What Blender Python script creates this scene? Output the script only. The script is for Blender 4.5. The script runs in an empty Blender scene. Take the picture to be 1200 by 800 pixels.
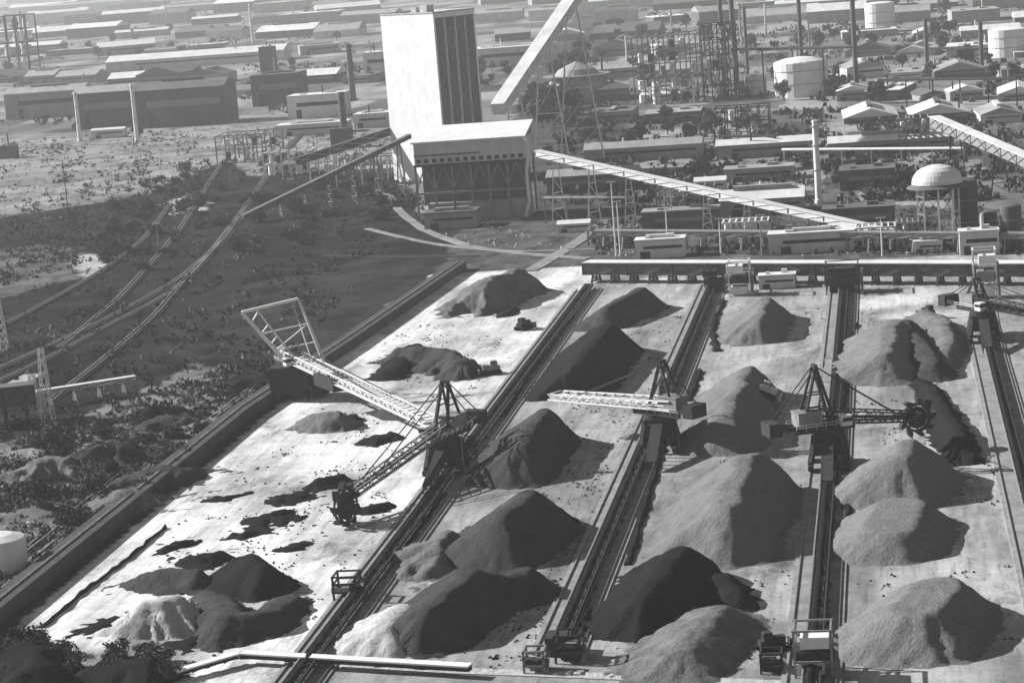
import bpy, math, random
import numpy as np
from mathutils import Vector, Matrix
random.seed(7); rng = np.random.default_rng(7)
S = bpy.context.scene; COL = S.collection
PI = math.pi

# ------------------------------------------------------------------ camera
H = 130.0; F = 2700.0; VP = (1026.0, -115.0); ROLL = 0.05
def _n(v): return v / np.linalg.norm(v)
_Y = _n(np.array([VP[0]-600, 400-VP[1], -F]))
_U = np.array([-ROLL, 1.0, 0.0]); _Z = _n(_U - _U.dot(_Y)*_Y); _X = np.cross(_Y, _Z)
cam = bpy.data.cameras.new('camera'); cam.sensor_fit = 'HORIZONTAL'; cam.sensor_width = 36.0
cam.lens = F/1200*36; cam.clip_start = 1; cam.clip_end = 20000
co = bpy.data.objects.new('camera', cam); COL.objects.link(co)
M3 = Matrix((_X.tolist(), _Y.tolist(), _Z.tolist()))
co.matrix_world = Matrix.Translation((0, 0, H)) @ M3.to_4x4()
S.camera = co

# ------------------------------------------------------------------ daylight
SUN_EL = math.radians(28); SUN_BACK = math.radians(14)     # from the left, slightly from behind the yard
w = bpy.data.worlds.new('World'); S.world = w; w.use_nodes = True
nt = w.node_tree; bg = nt.nodes['Background']
sky = nt.nodes.new('ShaderNodeTexSky'); sky.sky_type = 'NISHITA'; sky.sun_disc = False
sun_dir = Vector((-math.cos(SUN_BACK)*math.cos(SUN_EL), math.sin(SUN_BACK)*math.cos(SUN_EL), math.sin(SUN_EL)))
sky.sun_elevation = SUN_EL; sky.sun_rotation = math.atan2(sun_dir.x, sun_dir.y)
bw = nt.nodes.new('ShaderNodeRGBToBW')                       # the photograph is monochrome
nt.links.new(sky.outputs[0], bw.inputs[0]); nt.links.new(bw.outputs[0], bg.inputs[0])
bg.inputs[1].default_value = 0.05   # low end: the shadows are deep
sl = bpy.data.lights.new('sun', 'SUN'); sl.energy = 5.0; sl.angle = math.radians(0.5)
so = bpy.data.objects.new('sun', sl); COL.objects.link(so)
so.rotation_euler = sun_dir.to_track_quat('Z', 'Y').to_euler()
S.view_settings.view_transform = 'Standard'; S.view_settings.look = 'None'
S.view_settings.exposure = 1.0; S.view_settings.gamma = 1.0
S.cycles.max_bounces = 4; S.cycles.diffuse_bounces = 1; S.cycles.glossy_bounces = 2
S.cycles.volume_bounces = 0

# ------------------------------------------------------------------ geometry of the place
def G(u, v, z=0.0):
    """point of the place at height z that the photograph shows at (u, v)"""
    r = np.array([u-600.0, 400.0-v, -F])
    d = np.array([r.dot(_X), r.dot(_Y), r.dot(_Z)])
    t = (z-H)/d[2]
    return Vector((d[0]*t, d[1]*t, z))
def P(p):
    q = np.array([p[0], p[1], p[2]-H]); c = q[0]*_X + q[1]*_Y + q[2]*_Z
    return 600 + F*c[0]/-c[2], 400 - F*c[1]/-c[2]
def PXM(u, v):                                  # metres per pixel at that ground point
    p = G(u, v); return math.sqrt(p.x**2+p.y**2+H*H)/F
def HT(u, vb, vt):                              # height of something standing at (u,vb) whose top shows at vt
    p = G(u, vb); lo, hi = 0, 400
    for _ in range(40):
        m = (lo+hi)/2
        if P((p.x, p.y, m))[1] > vt: lo = m
        else: hi = m
    return lo

# ------------------------------------------------------------------ materials
def newmat(name):
    m = bpy.data.materials.new(name); m.use_nodes = True
    return m, m.node_tree, m.node_tree.nodes['Principled BSDF']
def _math(t, op, a, b=None):
    n = t.nodes.new('ShaderNodeMath'); n.operation = op
    for i, x in enumerate((a, b)):
        if x is None: continue
        if isinstance(x, (int, float)): n.inputs[i].default_value = x
        else: t.links.new(x, n.inputs[i])
    return n.outputs[0]
def _noise(t, scale, detail=4, rough=.6, vec=None, stretch=None):
    n = t.nodes.new('ShaderNodeTexNoise'); n.inputs['Scale'].default_value = scale
    n.inputs['Detail'].default_value = detail; n.inputs['Roughness'].default_value = rough
    tc = t.nodes.new('ShaderNodeTexCoord'); out = tc.outputs['Object']
    if stretch:
        mp = t.nodes.new('ShaderNodeMapping'); mp.inputs['Scale'].default_value = stretch
        t.links.new(out, mp.inputs[0]); out = mp.outputs[0]
    t.links.new(out, n.inputs['Vector']); return n.outputs['Fac']
def grey(name, v, amp=.25, scale=.3, rough=.8, bump=0, bscale=None, metal=0, streak=None, spec=None):
    m, t, b = newmat(name)
    f = _noise(t, scale, 6, .65)
    k = _math(t, 'MULTIPLY', _math(t, 'SUBTRACT', f, .5), 4*amp)
    k = _math(t, 'ADD', k, 1.0)
    if streak:
        g = _noise(t, 1.0, 3, .6, stretch=streak)
        k = _math(t, 'ADD', k, _math(t, 'MULTIPLY', _math(t, 'SUBTRACT', g, .5), 2*amp))
    k = _math(t, 'MAXIMUM', _math(t, 'MULTIPLY', k, v), v*.25)
    cx = t.nodes.new('ShaderNodeCombineColor')
    for i in range(3): t.links.new(k, cx.inputs[i])
    t.links.new(cx.outputs[0], b.inputs['Base Color'])
    b.inputs['Roughness'].default_value = rough; b.inputs['Metallic'].default_value = metal
    b.inputs['Specular IOR Level'].default_value = (.0 if rough > .85 or v < .06 else .2) if spec is None else spec
    if bump:
        bn = t.nodes.new('ShaderNodeBump'); bn.inputs['Strength'].default_value = bump; bn.inputs['Distance'].default_value = 1.0
        t.links.new(_noise(t, bscale or scale*4, 6, .7), bn.inputs['Height']); t.links.new(bn.outputs[0], b.inputs['Normal'])
    return m
M = dict(
 coal = grey('coal', .022, .3, .35, .9, .9, 1.3),
 coal_grey = grey('grey_coal', .06, .3, .3, .9, .9, 1.3),
 ore = grey('ore', .15, .2, .5, .95, .7, 1.2),
 pale_ore = grey('pale_ore', .165, .2, .5, .95, .7, 1.2),
 spoil = grey('spoil', .13, .4, .25, .95, .8, .5),
 pale_spoil = grey('pale_spoil', .38, .3, .3, .95, .7, .5),
 belt = grey('rubber_belt', .012, .3, .5, .8),
 steel_dark = grey('dark_steel', .045, .3, .6, .6),
 steel_mid = grey('grey_steel', .2, .3, .5, .6),
 steel_light = grey('pale_steel', .6, .18, .4, .6),
 white = grey('white_paint', .62, .14, .2, .7, streak=(1, 1, .08)),
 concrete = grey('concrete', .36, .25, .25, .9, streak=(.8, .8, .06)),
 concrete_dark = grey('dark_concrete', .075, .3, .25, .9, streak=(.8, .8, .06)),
 ballast = grey('ballast', .33, .3, .6, .95, .4, 2),
 yard_bed = grey('yard_bed', .24, .35, .25, .95, .4, 2),
 ballast_dark = grey('dark_ballast', .06, .35, .5, .95, .4, 2),
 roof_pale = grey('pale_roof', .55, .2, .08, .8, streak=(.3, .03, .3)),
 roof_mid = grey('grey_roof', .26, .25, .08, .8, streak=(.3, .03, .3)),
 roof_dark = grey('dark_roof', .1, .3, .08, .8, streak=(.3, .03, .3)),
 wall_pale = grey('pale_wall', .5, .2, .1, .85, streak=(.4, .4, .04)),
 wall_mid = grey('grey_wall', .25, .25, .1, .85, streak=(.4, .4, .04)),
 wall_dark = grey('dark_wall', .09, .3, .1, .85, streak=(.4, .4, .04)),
 painted_shade = grey('painted_shade', .12, .3, .4, .8, streak=(.2,.2,1.5)),  # dark tone standing for shade on the tower's right face
 glass = grey('dark_glass', .03, .2, .4, .2),
 tyre = grey('tyre', .02, .2, 1, .9),
 leaf = grey('leaves', .06, .35, .4, .9), leaf2 = grey('pale_leaves', .11, .35, .4, .9),
 bark = grey('bark', .08, .3, 1, .95),
 rail = grey('rail_steel', .2, .2, .5, .45),
 road = grey('road', .2, .45, .1, .9),
)

# ------------------------------------------------------------------ object helpers
class MB:
    def __init__(s): s.v = []; s.f = []
    def add(s, vs, fs):
        o = len(s.v); s.v += [tuple(x) for x in vs]; s.f += [tuple(i+o for i in f) for f in fs]; return s
    def box(s, c, d, rz=0.0, top=1.0):
        x, y, z = d[0]/2, d[1]/2, d[2]/2; ca, sa = math.cos(rz), math.sin(rz); vs = []
        for k, q in ((-z, 1), (z, top)):
            for i, j in ((-x, -y), (x, -y), (x, y), (-x, y)):
                i *= q; j *= q; vs.append((c[0]+i*ca-j*sa, c[1]+i*sa+j*ca, c[2]+k))
        return s.add(vs, [(3,2,1,0),(4,5,6,7),(0,1,5,4),(1,2,6,5),(2,3,7,6),(3,0,4,7)])
    def bar(s, a, b, w, h=None):
        h = h or w; a = Vector(a); b = Vector(b); d = (b-a)
        if d.length < 1e-6: return s
        d.normalize(); up = Vector((0,0,1)) if abs(d.z) < .98 else Vector((0,1,0))
        r = d.cross(up).normalized(); u = r.cross(d); vs = []
        for p in (a, b):
            for i, j in ((-1,-1),(1,-1),(1,1),(-1,1)): vs.append(p + r*(i*w/2) + u*(j*h/2))
        return s.add(vs, [(0,1,2,3),(7,6,5,4),(0,4,5,1),(1,5,6,2),(2,6,7,3),(3,7,4,0)])
    def cyl(s, a, b, r0, r1=None, n=14):
        r1 = r0 if r1 is None else r1; a = Vector(a); b = Vector(b); d = (b-a).normalized()
        up = Vector((0,0,1)) if abs(d.z) < .98 else Vector((1,0,0)); r = d.cross(up).normalized(); u = r.cross(d); vs = []
        for p, q in ((a, r0), (b, r1)):
            for i in range(n):
                t = 2*PI*i/n; vs.append(p + r*(q*math.cos(t)) + u*(q*math.sin(t)))
        fs = [(i, (i+1) % n, n+(i+1) % n, n+i) for i in range(n)]
        return s.add(vs, fs + [tuple(range(n-1, -1, -1)), tuple(range(n, 2*n))])
    def lathe(s, prof, n=20, c=(0, 0, 0)):
        vs = [(c[0]+r*math.cos(2*PI*i/n), c[1]+r*math.sin(2*PI*i/n), c[2]+z) for r, z in prof for i in range(n)]
        fs = [(k*n+i, k*n+(i+1) % n, (k+1)*n+(i+1) % n, (k+1)*n+i) for k in range(len(prof)-1) for i in range(n)]
        fs += [tuple(range(n-1, -1, -1)), tuple(range((len(prof)-1)*n, len(prof)*n))]
        return s.add(vs, fs)
    def build(s, name, mat, parent=None, loc=(0,0,0), rz=0.0, smooth=False):
        me = bpy.data.meshes.new(name); me.from_pydata(s.v, [], s.f); me.update()
        me.materials.append(mat); o = bpy.data.objects.new(name, me); COL.objects.link(o)
        if smooth:
            for p in me.polygons: p.use_smooth = True
        o.location = loc; o.rotation_euler = (0, 0, rz)
        if parent: o.parent = parent
        return o
def tag(o, label, cat, group=None):
    o['label'] = label; o['category'] = cat
    if group: o['group'] = group
    return o
def thing(name, label, cat, loc=(0,0,0), rz=0.0, group=None):
    o = bpy.data.objects.new(name, None); COL.objects.link(o); o.location = loc; o.rotation_euler = (0,0,rz)
    o.empty_display_size = .5
    return tag(o, label, cat, group)
def struct(o): o['kind'] = 'structure'; return o
def copy_tree(o, parent=None):
    c = o.copy(); COL.objects.link(c)
    if parent: c.parent = parent
    for ch in [x for x in COL.objects if x.parent == o]: copy_tree(ch, c)
    return c
ORD = ('first second third fourth fifth sixth seventh eighth ninth tenth eleventh twelfth thirteenth fourteenth fifteenth sixteenth seventeenth eighteenth nineteenth twentieth').split()

# value noise in numpy
_T = rng.random((256, 256))
def vnoise(x, y):
    xi = np.floor(x).astype(int); yi = np.floor(y).astype(int); fx = x-xi; fy = y-yi
    fx = fx*fx*(3-2*fx); fy = fy*fy*(3-2*fy)
    a = _T[xi % 256, yi % 256]; b = _T[(xi+1) % 256, yi % 256]; c = _T[xi % 256, (yi+1) % 256]; d = _T[(xi+1) % 256, (yi+1) % 256]
    return (a*(1-fx)+b*fx)*(1-fy)+(c*(1-fx)+d*fx)*fy
def fbm(x, y, o=4):
    s = 0; a = .5; n = 0
    for i in range(o): s = s + a*vnoise(x*2**i+17*i, y*2**i+31*i); n += a; a *= .55
    return s/n
def inpoly(x, y, poly):
    r = np.zeros(x.shape, bool); n = len(poly)
    for i in range(n):
        x1, y1 = poly[i]; x2, y2 = poly[(i+1) % n]
        if y1 == y2: continue
        c = ((y1 > y) != (y2 > y)) & (x < (x2-x1)*(y-y1)/(y2-y1)+x1); r ^= c
    return r

# ------------------------------------------------------------------ the yard's lines
xA = G(150, 615).x; xB = G(430, 690).x; xC = G(660, 750).x; xD = G(957, 720).x; xE = G(1190, 540).x
yN = G(700, 880).y; yF = G(850, 330).y
print('rails', [round(v, 1) for v in (xA, xB, xC, xD, xE)], 'y', yN, yF)

# ------------------------------------------------------------------ ground: one sheet to the horizon
def ground():
    ys = [120.0]
    while ys[-1] < 9000: ys.append(ys[-1]*1.0045)
    ys = np.array(ys); t = np.linspace(-1, 1, 460); t = np.where(t < 0, t*.62, t*.5)
    X, Y = np.meshgrid(t, ys); X = X*(Y*1.0+60); 
    wx = X + 14*(fbm(X/25, Y/25)-.5); wy = Y + 26*(fbm(X/25+50, Y/25+9)-.5)
    sx = X + 5*(fbm(X/8, Y/8)-.5); sy = Y + 5*(fbm(X/8+50, Y/8+9)-.5)
    A = .08 + .17*fbm(X/60, Y/110, 5)
    cell = _T[(np.floor(X/38+.4*np.floor(Y/90)).astype(int)) % 256, (np.floor(Y/90)).astype(int) % 256]
    A = np.where(Y > 900, A*(.35+1.2*cell), A)
    R = np.zeros_like(A)
    def zone(px, a, x=wx, y=wy, amp=.5, rough=None, sc=12):
        nonlocal A, R
        m = inpoly(x, y, [tuple(G(u, v))[:2] for u, v in px])
        A = np.where(m, a*(1-amp+2*amp*fbm(X/sc, Y/sc, 5)), A)
        if rough is not None: R = np.where(m, rough, R)
    zone([(-80,165),(160,150),(330,130),(480,150),(480,200),(250,195),(110,235),(-80,265)], .2, amp=.8, sc=16)
    zone([(-60,262),(110,238),(180,225),(250,192),(300,205),(470,195),(500,250),(600,290),(560,320),(430,420),(-60,800)], .022, amp=.8, rough=.35)
    zone([(-60,300),(60,285),(130,300),(110,320),(20,345),(-60,360)], .09, amp=.9)
    zone([(190,238),(220,228),(245,238),(230,248),(200,250)], .3)
    zone([(75,310),(110,296),(128,308),(100,328)], .32)
    zone([(-60,545),(90,490),(220,430),(330,390),(420,330),(470,350),(330,455),(150,590),(-60,745)], .15, amp=.8, rough=1.6, sc=9)
    zone([(170,400),(300,330),(430,300),(520,300),(420,390),(330,440),(250,430)], .03, amp=.8)
    zone([(560,230),(720,230),(1300,250),(1300,335),(690,330),(500,345)], .075, amp=.9, sc=7)
    zone([(600,128),(690,-10),(740,-10),(722,60),(745,130),(705,250),(630,250)], .06, amp=.8)
    far = G(690, 322).y
    def row(x0, x1, a, y1=far, y0=yN-60):
        nonlocal A, R
        m = (X+1.6*(fbm(X/6, Y/6)-.5) > x0) & (X < x1) & (sy < y1) & (Y > y0)
        tone = a*(.45+1.1*fbm(X/8, Y/20, 5))*(.55+.9*fbm(X/22+9, Y/38, 3))*(.85+.3*vnoise(X/1.6, Y/40))
        A = np.where(m, tone, A); R = np.where(m, 0, R)
    row(xA+2, xB, .5, G(560, 318).y); row(xB, xC, .24); row(xC, xD, .25); row(xD, xE, .26); row(xE, xE+160, .22)
    for (u, v, rx, ry, a) in ((560,345,18,26,.2),(500,440,16,22,.2),(170,770,11,16,.16),(60,790,10,16,.1),(300,700,12,14,.25),(690,590,10,18,.16),
                              (1070,370,12,10,.5),(1040,355,16,10,.52),(745,330,14,8,.55),(830,740,14,14,.13),(390,480,9,14,.3)):
        c = G(u, v); d = ((wx-c.x)/rx)**2 + ((wy-c.y)/ry)**2
        k = np.clip(1.3-d, 0, 1)*.8; A = A*(1-k)+a*k
    Z = -.05 + R*(2.4*fbm(X/14, Y/14, 4)-1.25) + .08*(fbm(X/5, Y/5)-.5)
    Z = np.where(R > 0, np.maximum(Z, -.3), Z)
    n, m_ = X.shape; vs = np.stack([X, Y, Z], -1).reshape(-1, 3)
    idx = np.arange(n*m_).reshape(n, m_)
    q = np.stack([idx[:-1,:-1], idx[:-1,1:], idx[1:,1:], idx[1:,:-1]], -1).reshape(-1, 4)
    me = bpy.data.meshes.new('ground'); me.vertices.add(len(vs)); me.vertices.foreach_set('co', vs.ravel())
    me.loops.add(q.size); me.loops.foreach_set('vertex_index', q.ravel().astype(np.int32))
    me.polygons.add(len(q)); me.polygons.foreach_set('loop_start', np.arange(0, q.size, 4, dtype=np.int32))
    me.update(calc_edges=True); me.polygons.foreach_set('use_smooth', np.ones(len(q), bool))
    at = me.attributes.new('soil', 'FLOAT', 'POINT'); at.data.foreach_set('value', A.ravel().astype(np.float32))
    mt, t, b = newmat('soil'); a = t.nodes.new('ShaderNodeAttribute'); a.attribute_name = 'soil'
    f1 = _noise(t, .22, 8, .75); f2 = _noise(t, 1.0, 5, .65, stretch=(.55, .05, 1)); f3 = _noise(t, 1.3, 4, .7)
    k = _math(t, 'ADD', _math(t, 'MULTIPLY', f1, 1.1), _math(t, 'MULTIPLY', f2, .55)); k = _math(t, 'ADD', k, _math(t, 'MULTIPLY', f3, .8))
    k = _math(t, 'SUBTRACT', k, .2)
    mr = t.nodes.new('ShaderNodeMapRange'); mr.interpolation_type = 'SMOOTHSTEP'     # coal dust blown and dropped in ragged blotches
    t.links.new(_noise(t, .045, 9, .74, stretch=(1, .6, 1)), mr.inputs[0]); mr.inputs[1].default_value = .52; mr.inputs[2].default_value = .68; mr.inputs[3].default_value = 1.0; mr.inputs[4].default_value = .42
    k = _math(t, 'MULTIPLY', k, mr.outputs[0])
    mw = t.nodes.new('ShaderNodeMapRange'); t.links.new(_noise(t, 1.0, 6, .7, stretch=(.7, .06, 1)), mw.inputs[0])
    mw.inputs[1].default_value = .36; mw.inputs[2].default_value = .5; mw.inputs[3].default_value = .74; mw.inputs[4].default_value = 1.05
    k = _math(t, 'MULTIPLY', k, mw.outputs[0])                                        # wheel tracks along the rows
    k = _math(t, 'MAXIMUM', k, .3); k = _math(t, 'MULTIPLY', k, a.outputs['Fac'])
    cx = t.nodes.new('ShaderNodeCombineColor')
    for i in range(3): t.links.new(k, cx.inputs[i])
    t.links.new(cx.outputs[0], b.inputs['Base Color']); b.inputs['Roughness'].default_value = .95; b.inputs['Specular IOR Level'].default_value = 0
    bn = t.nodes.new('ShaderNodeBump'); bn.inputs['Strength'].default_value = .35; bn.inputs['Distance'].default_value = .6
    t.links.new(f1, bn.inputs['Height']); t.links.new(bn.outputs[0], b.inputs['Normal'])
    me.materials.append(mt); o = bpy.data.objects.new('ground', me); COL.objects.link(o); struct(o)
    return o
ground()

def ribbon(name, pts, w, z, mat, px=True):
    """flat strip along photo-measured ground points"""
    ps = [G(u, v) for u, v in pts] if px else [Vector(p) for p in pts]
    q = []
    for i in range(len(ps)-1):
        n = max(2, int((ps[i+1]-ps[i]).length/12))
        q += [ps[i].lerp(ps[i+1], k/n) for k in range(n)]
    q.append(ps[-1])
    for _ in range(3): q = [q[0]] + [(q[i-1]+q[i]*2+q[i+1])/4 for i in range(1, len(q)-1)] + [q[-1]]
    mb = MB(); vs = []; fs = []
    for i, p in enumerate(q):
        d = (q[min(i+1, len(q)-1)]-q[max(i-1, 0)]); d.z = 0; d.normalize(); r = Vector((d.y, -d.x, 0))
        a = p-r*w/2; b = p+r*w/2
        vs += [(a.x, a.y, -.5), (a.x, a.y, z), (b.x, b.y, z), (b.x, b.y, -.5)]
        if i:
            for k in range(3): fs.append((4*i-4+k, 4*i-3+k, 4*i+1+k, 4*i+k))
    fs += [(0,1,2,3), (4*len(q)-1, 4*len(q)-2, 4*len(q)-3, 4*len(q)-4)]
    return mb.add(vs, fs), q, mat
def path(name, pts, w, z, mat):
    mb, q, m = ribbon(name, pts, w, z, mat); return struct(mb.build(name, m))
def track(pts, w=5.0, z=.3, bed='ballast_dark', gauge=1.5, rw=.26):
    mb, q, _ = ribbon('railway_track', pts, w, z, None)
    root = struct(mb.build('railway_track', M[bed]))
    sl_ = MB()
    for i in range(len(q)-1):
        a, b = q[i], q[i+1]; d = b-a; L = d.length; rz = math.atan2(d.y, d.x)
        for k in range(int(L/2.4)): 
            c = a.lerp(b, (k+.5)/max(1, int(L/2.4))); sl_.box((c.x, c.y, z+.08), (.5, 2.8, .16), rz)
    sl_.build('sleepers', M['spoil'], root)
    for sgn in (-1, 1):
        r_ = MB()
        for i in range(len(q)-1):
            d = (q[i+1]-q[i]).normalized(); r = Vector((d.y, -d.x, 0))*(sgn*gauge/2)
            r_.bar(q[i]+r+Vector((0,0,z+.3)), q[i+1]+r+Vector((0,0,z+.3)), rw, .28)
        r_.build('rail', M['rail'], root)
    return root

# roads and railway lines on the left and behind the yard
track([(-30,445),(60,405),(150,362),(215,325),(262,282),(300,225),(330,182),(360,150)], 5, .3)
track([(-30,452+8),(60,415+4),(140,375),(200,345),(240,305),(275,262)], 4.5, .3)
track([(60,470),(130,415),(180,372),(215,330),(250,292),(290,240)], 4, .3)
track([(70,408),(140,350),(165,322),(190,295),(212,268),(245,215),(262,190)], 4, .3)
track([(-30,400),(60,352),(120,318),(170,280),(200,240)], 4, .3)
path('road', [(-40,490),(10,455),(40,440)], 7, .6, M['ballast'])
path('road', [(450,222),(470,250),(500,272),(560,292),(640,300),(690,303)], 4, .3, M['road'])
path('road', [(620,318),(655,298),(690,275),(712,258)], 6, .25, M['road'])
path('road', [(430,268),(500,285),(600,297),(700,292)], 3, .22, M['road'])
path('road', [(380,300),(480,302),(560,300)], 3, .3, M['ballast_dark'])
path('road', [(690,168),(800,170),(1000,172),(1200,176)], 9, .25, M['road'])
path('road', [(690,132),(800,130),(1000,128),(1250,126)], 10, .25, M['road'])
path('road', [(400,782),(560,786),(700,792),(900,800),(1000,805)], 3.2, .14, M['pale_spoil'])
path('road', [(-50,163),(60,162),(100,160)], 6, .3, M['road'])
track([(-40,722),(100,610),(200,530),(300,452),(345,420)], 3.6, .3, 'ballast', rw=.3)
track([(-40,702),(80,607),(190,520)], 3.6, .3, 'ballast_dark', rw=.3)

# ------------------------------------------------------------------ retaining wall and yard conveyors
def retaining_wall():
    pts = [(xA-4.5, yN-40), (xA-4.5, G(0,0).y*0+G(300,490).y), (G(413,410).x-3, G(413,410).y), (G(548,315).x-3, G(548,315).y)]
    mb = MB(); t2 = MB()
    for (a, b) in zip(pts, pts[1:]):
        n = 10
        for k in range(n):
            p = Vector((*a, 0)).lerp(Vector((*b, 0)), k/n); q = Vector((*a, 0)).lerp(Vector((*b, 0)), (k+1)/n)
            rz = math.atan2(q.y-p.y, q.x-p.x); L = (q-p).length
            mb.box((*((p+q)/2)[:2], 1.4), (L-.15, 5.4, 3.8), rz)
            t2.box((*((p+q)/2)[:2], 3.45), (L-.4, .8, .3), rz)
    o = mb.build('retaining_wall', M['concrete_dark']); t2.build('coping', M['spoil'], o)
    tag(o, 'long low dark retaining wall along the left edge of the pale stockyard row', 'wall')
retaining_wall()
def yard_conveyor(x, y0, y1, label, wide=2.3):
    L = y1-y0; c = (y0+y1)/2
    t = thing('yard_conveyor', label, 'conveyor', (x, y0, 0), 0, 'belt conveyors along the stockyard')
    def part(n): return n
    MB().box((0, L/2, .0), (10.5, L, .5), 0, .985).build('ballast_bed', M['yard_bed'], t)
    fr = MB(); n = int(L/7)
    for k in range(n):
        yy = (k+.5)*L/n
        for sgn in (-1, 1): fr.box((sgn*wide*.42, yy, 1.0), (.25, .5, 1.5))
        fr.box((0, yy, 1.72), (wide, .25, .2))
    fr.box((-wide/2-.2, L/2, 1.95), (.3, L, .45))
    fr.build('frame', M['steel_mid'], t)
    MB().box((0, L/2, 2.0), (wide-.1, L-1, .22)).build('belt', M['belt'], t)
    for sgn in (-1, 1): MB().box((sgn*4.2, L/2, .4), (.28, L, .3)).build('rail', M['rail'], t)
    cov = MB(); cov.box((wide/2+.35, L/2, 1.5), (.6, L, .8)); cov.build('cable_trough', M['steel_dark'], t)
    q = random.Random(int(x)); ld = MB(); vs = []; fs = []; n = int(L/1.6)
    for k in range(n+1):
        yy = 4+k*(L-8)/n; w_ = wide*(.26+.12*q.random()); hh = .18+.32*q.random(); o_ = q.uniform(-.15, .15)
        vs += [(o_-w_, yy, 2.1), (o_-w_*.3, yy, 2.1+hh), (o_+w_*.35, yy, 2.1+hh*.9), (o_+w_, yy, 2.1)]
        if k: fs += [(4*k-4+i, 4*k-3+i, 4*k+1+i, 4*k+i) for i in range(3)]
    ld.add(vs, fs).build('coal_load', M['coal'], t)
    sp = MB(); vs = []; fs = []; n = int(L/2.2)
    for k in range(n+1):
        yy = k*L/n; w_ = .2+.9*q.random()**3; vs += [(wide/2+.6, yy, .22), (wide/2+.6+w_*.4, yy, .3+.3*w_*q.random()), (wide/2+.6+w_, yy, .2)]
        if k: fs += [(3*k-3+i, 3*k-2+i, 3*k+1+i, 3*k+i) for i in range(2)]
    sp.add(vs, fs).build('spillage', M['coal_grey'], t)
    d = MB(); d.box((0, 2, 1.9), (wide+1.6, 5, 3.2)); d.build('tail_station', M['steel_dark'], t)
    return t
yard_conveyor(xB, yN, yF, 'long belt conveyor between the pale row and the black coal heaps')
yard_conveyor(xC, G(655,768).y, G(838,332).y, 'long belt conveyor between the black coal heaps and the grey ore heaps')
yard_conveyor(xD, yN, G(988,332).y, 'long belt conveyor right of the grey ore heaps with small station at its near end')
yard_conveyor(xE, yN, G(1155,375).y, 'rightmost long belt conveyor with thin rails near the right edge', 1.8)
#yard_conveyor(xA+0.8, G(345,455).y-6, G(345,455).y+6, 'short dark conveyor stub beneath the tall framed stacker', 1.8) if False else None

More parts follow.
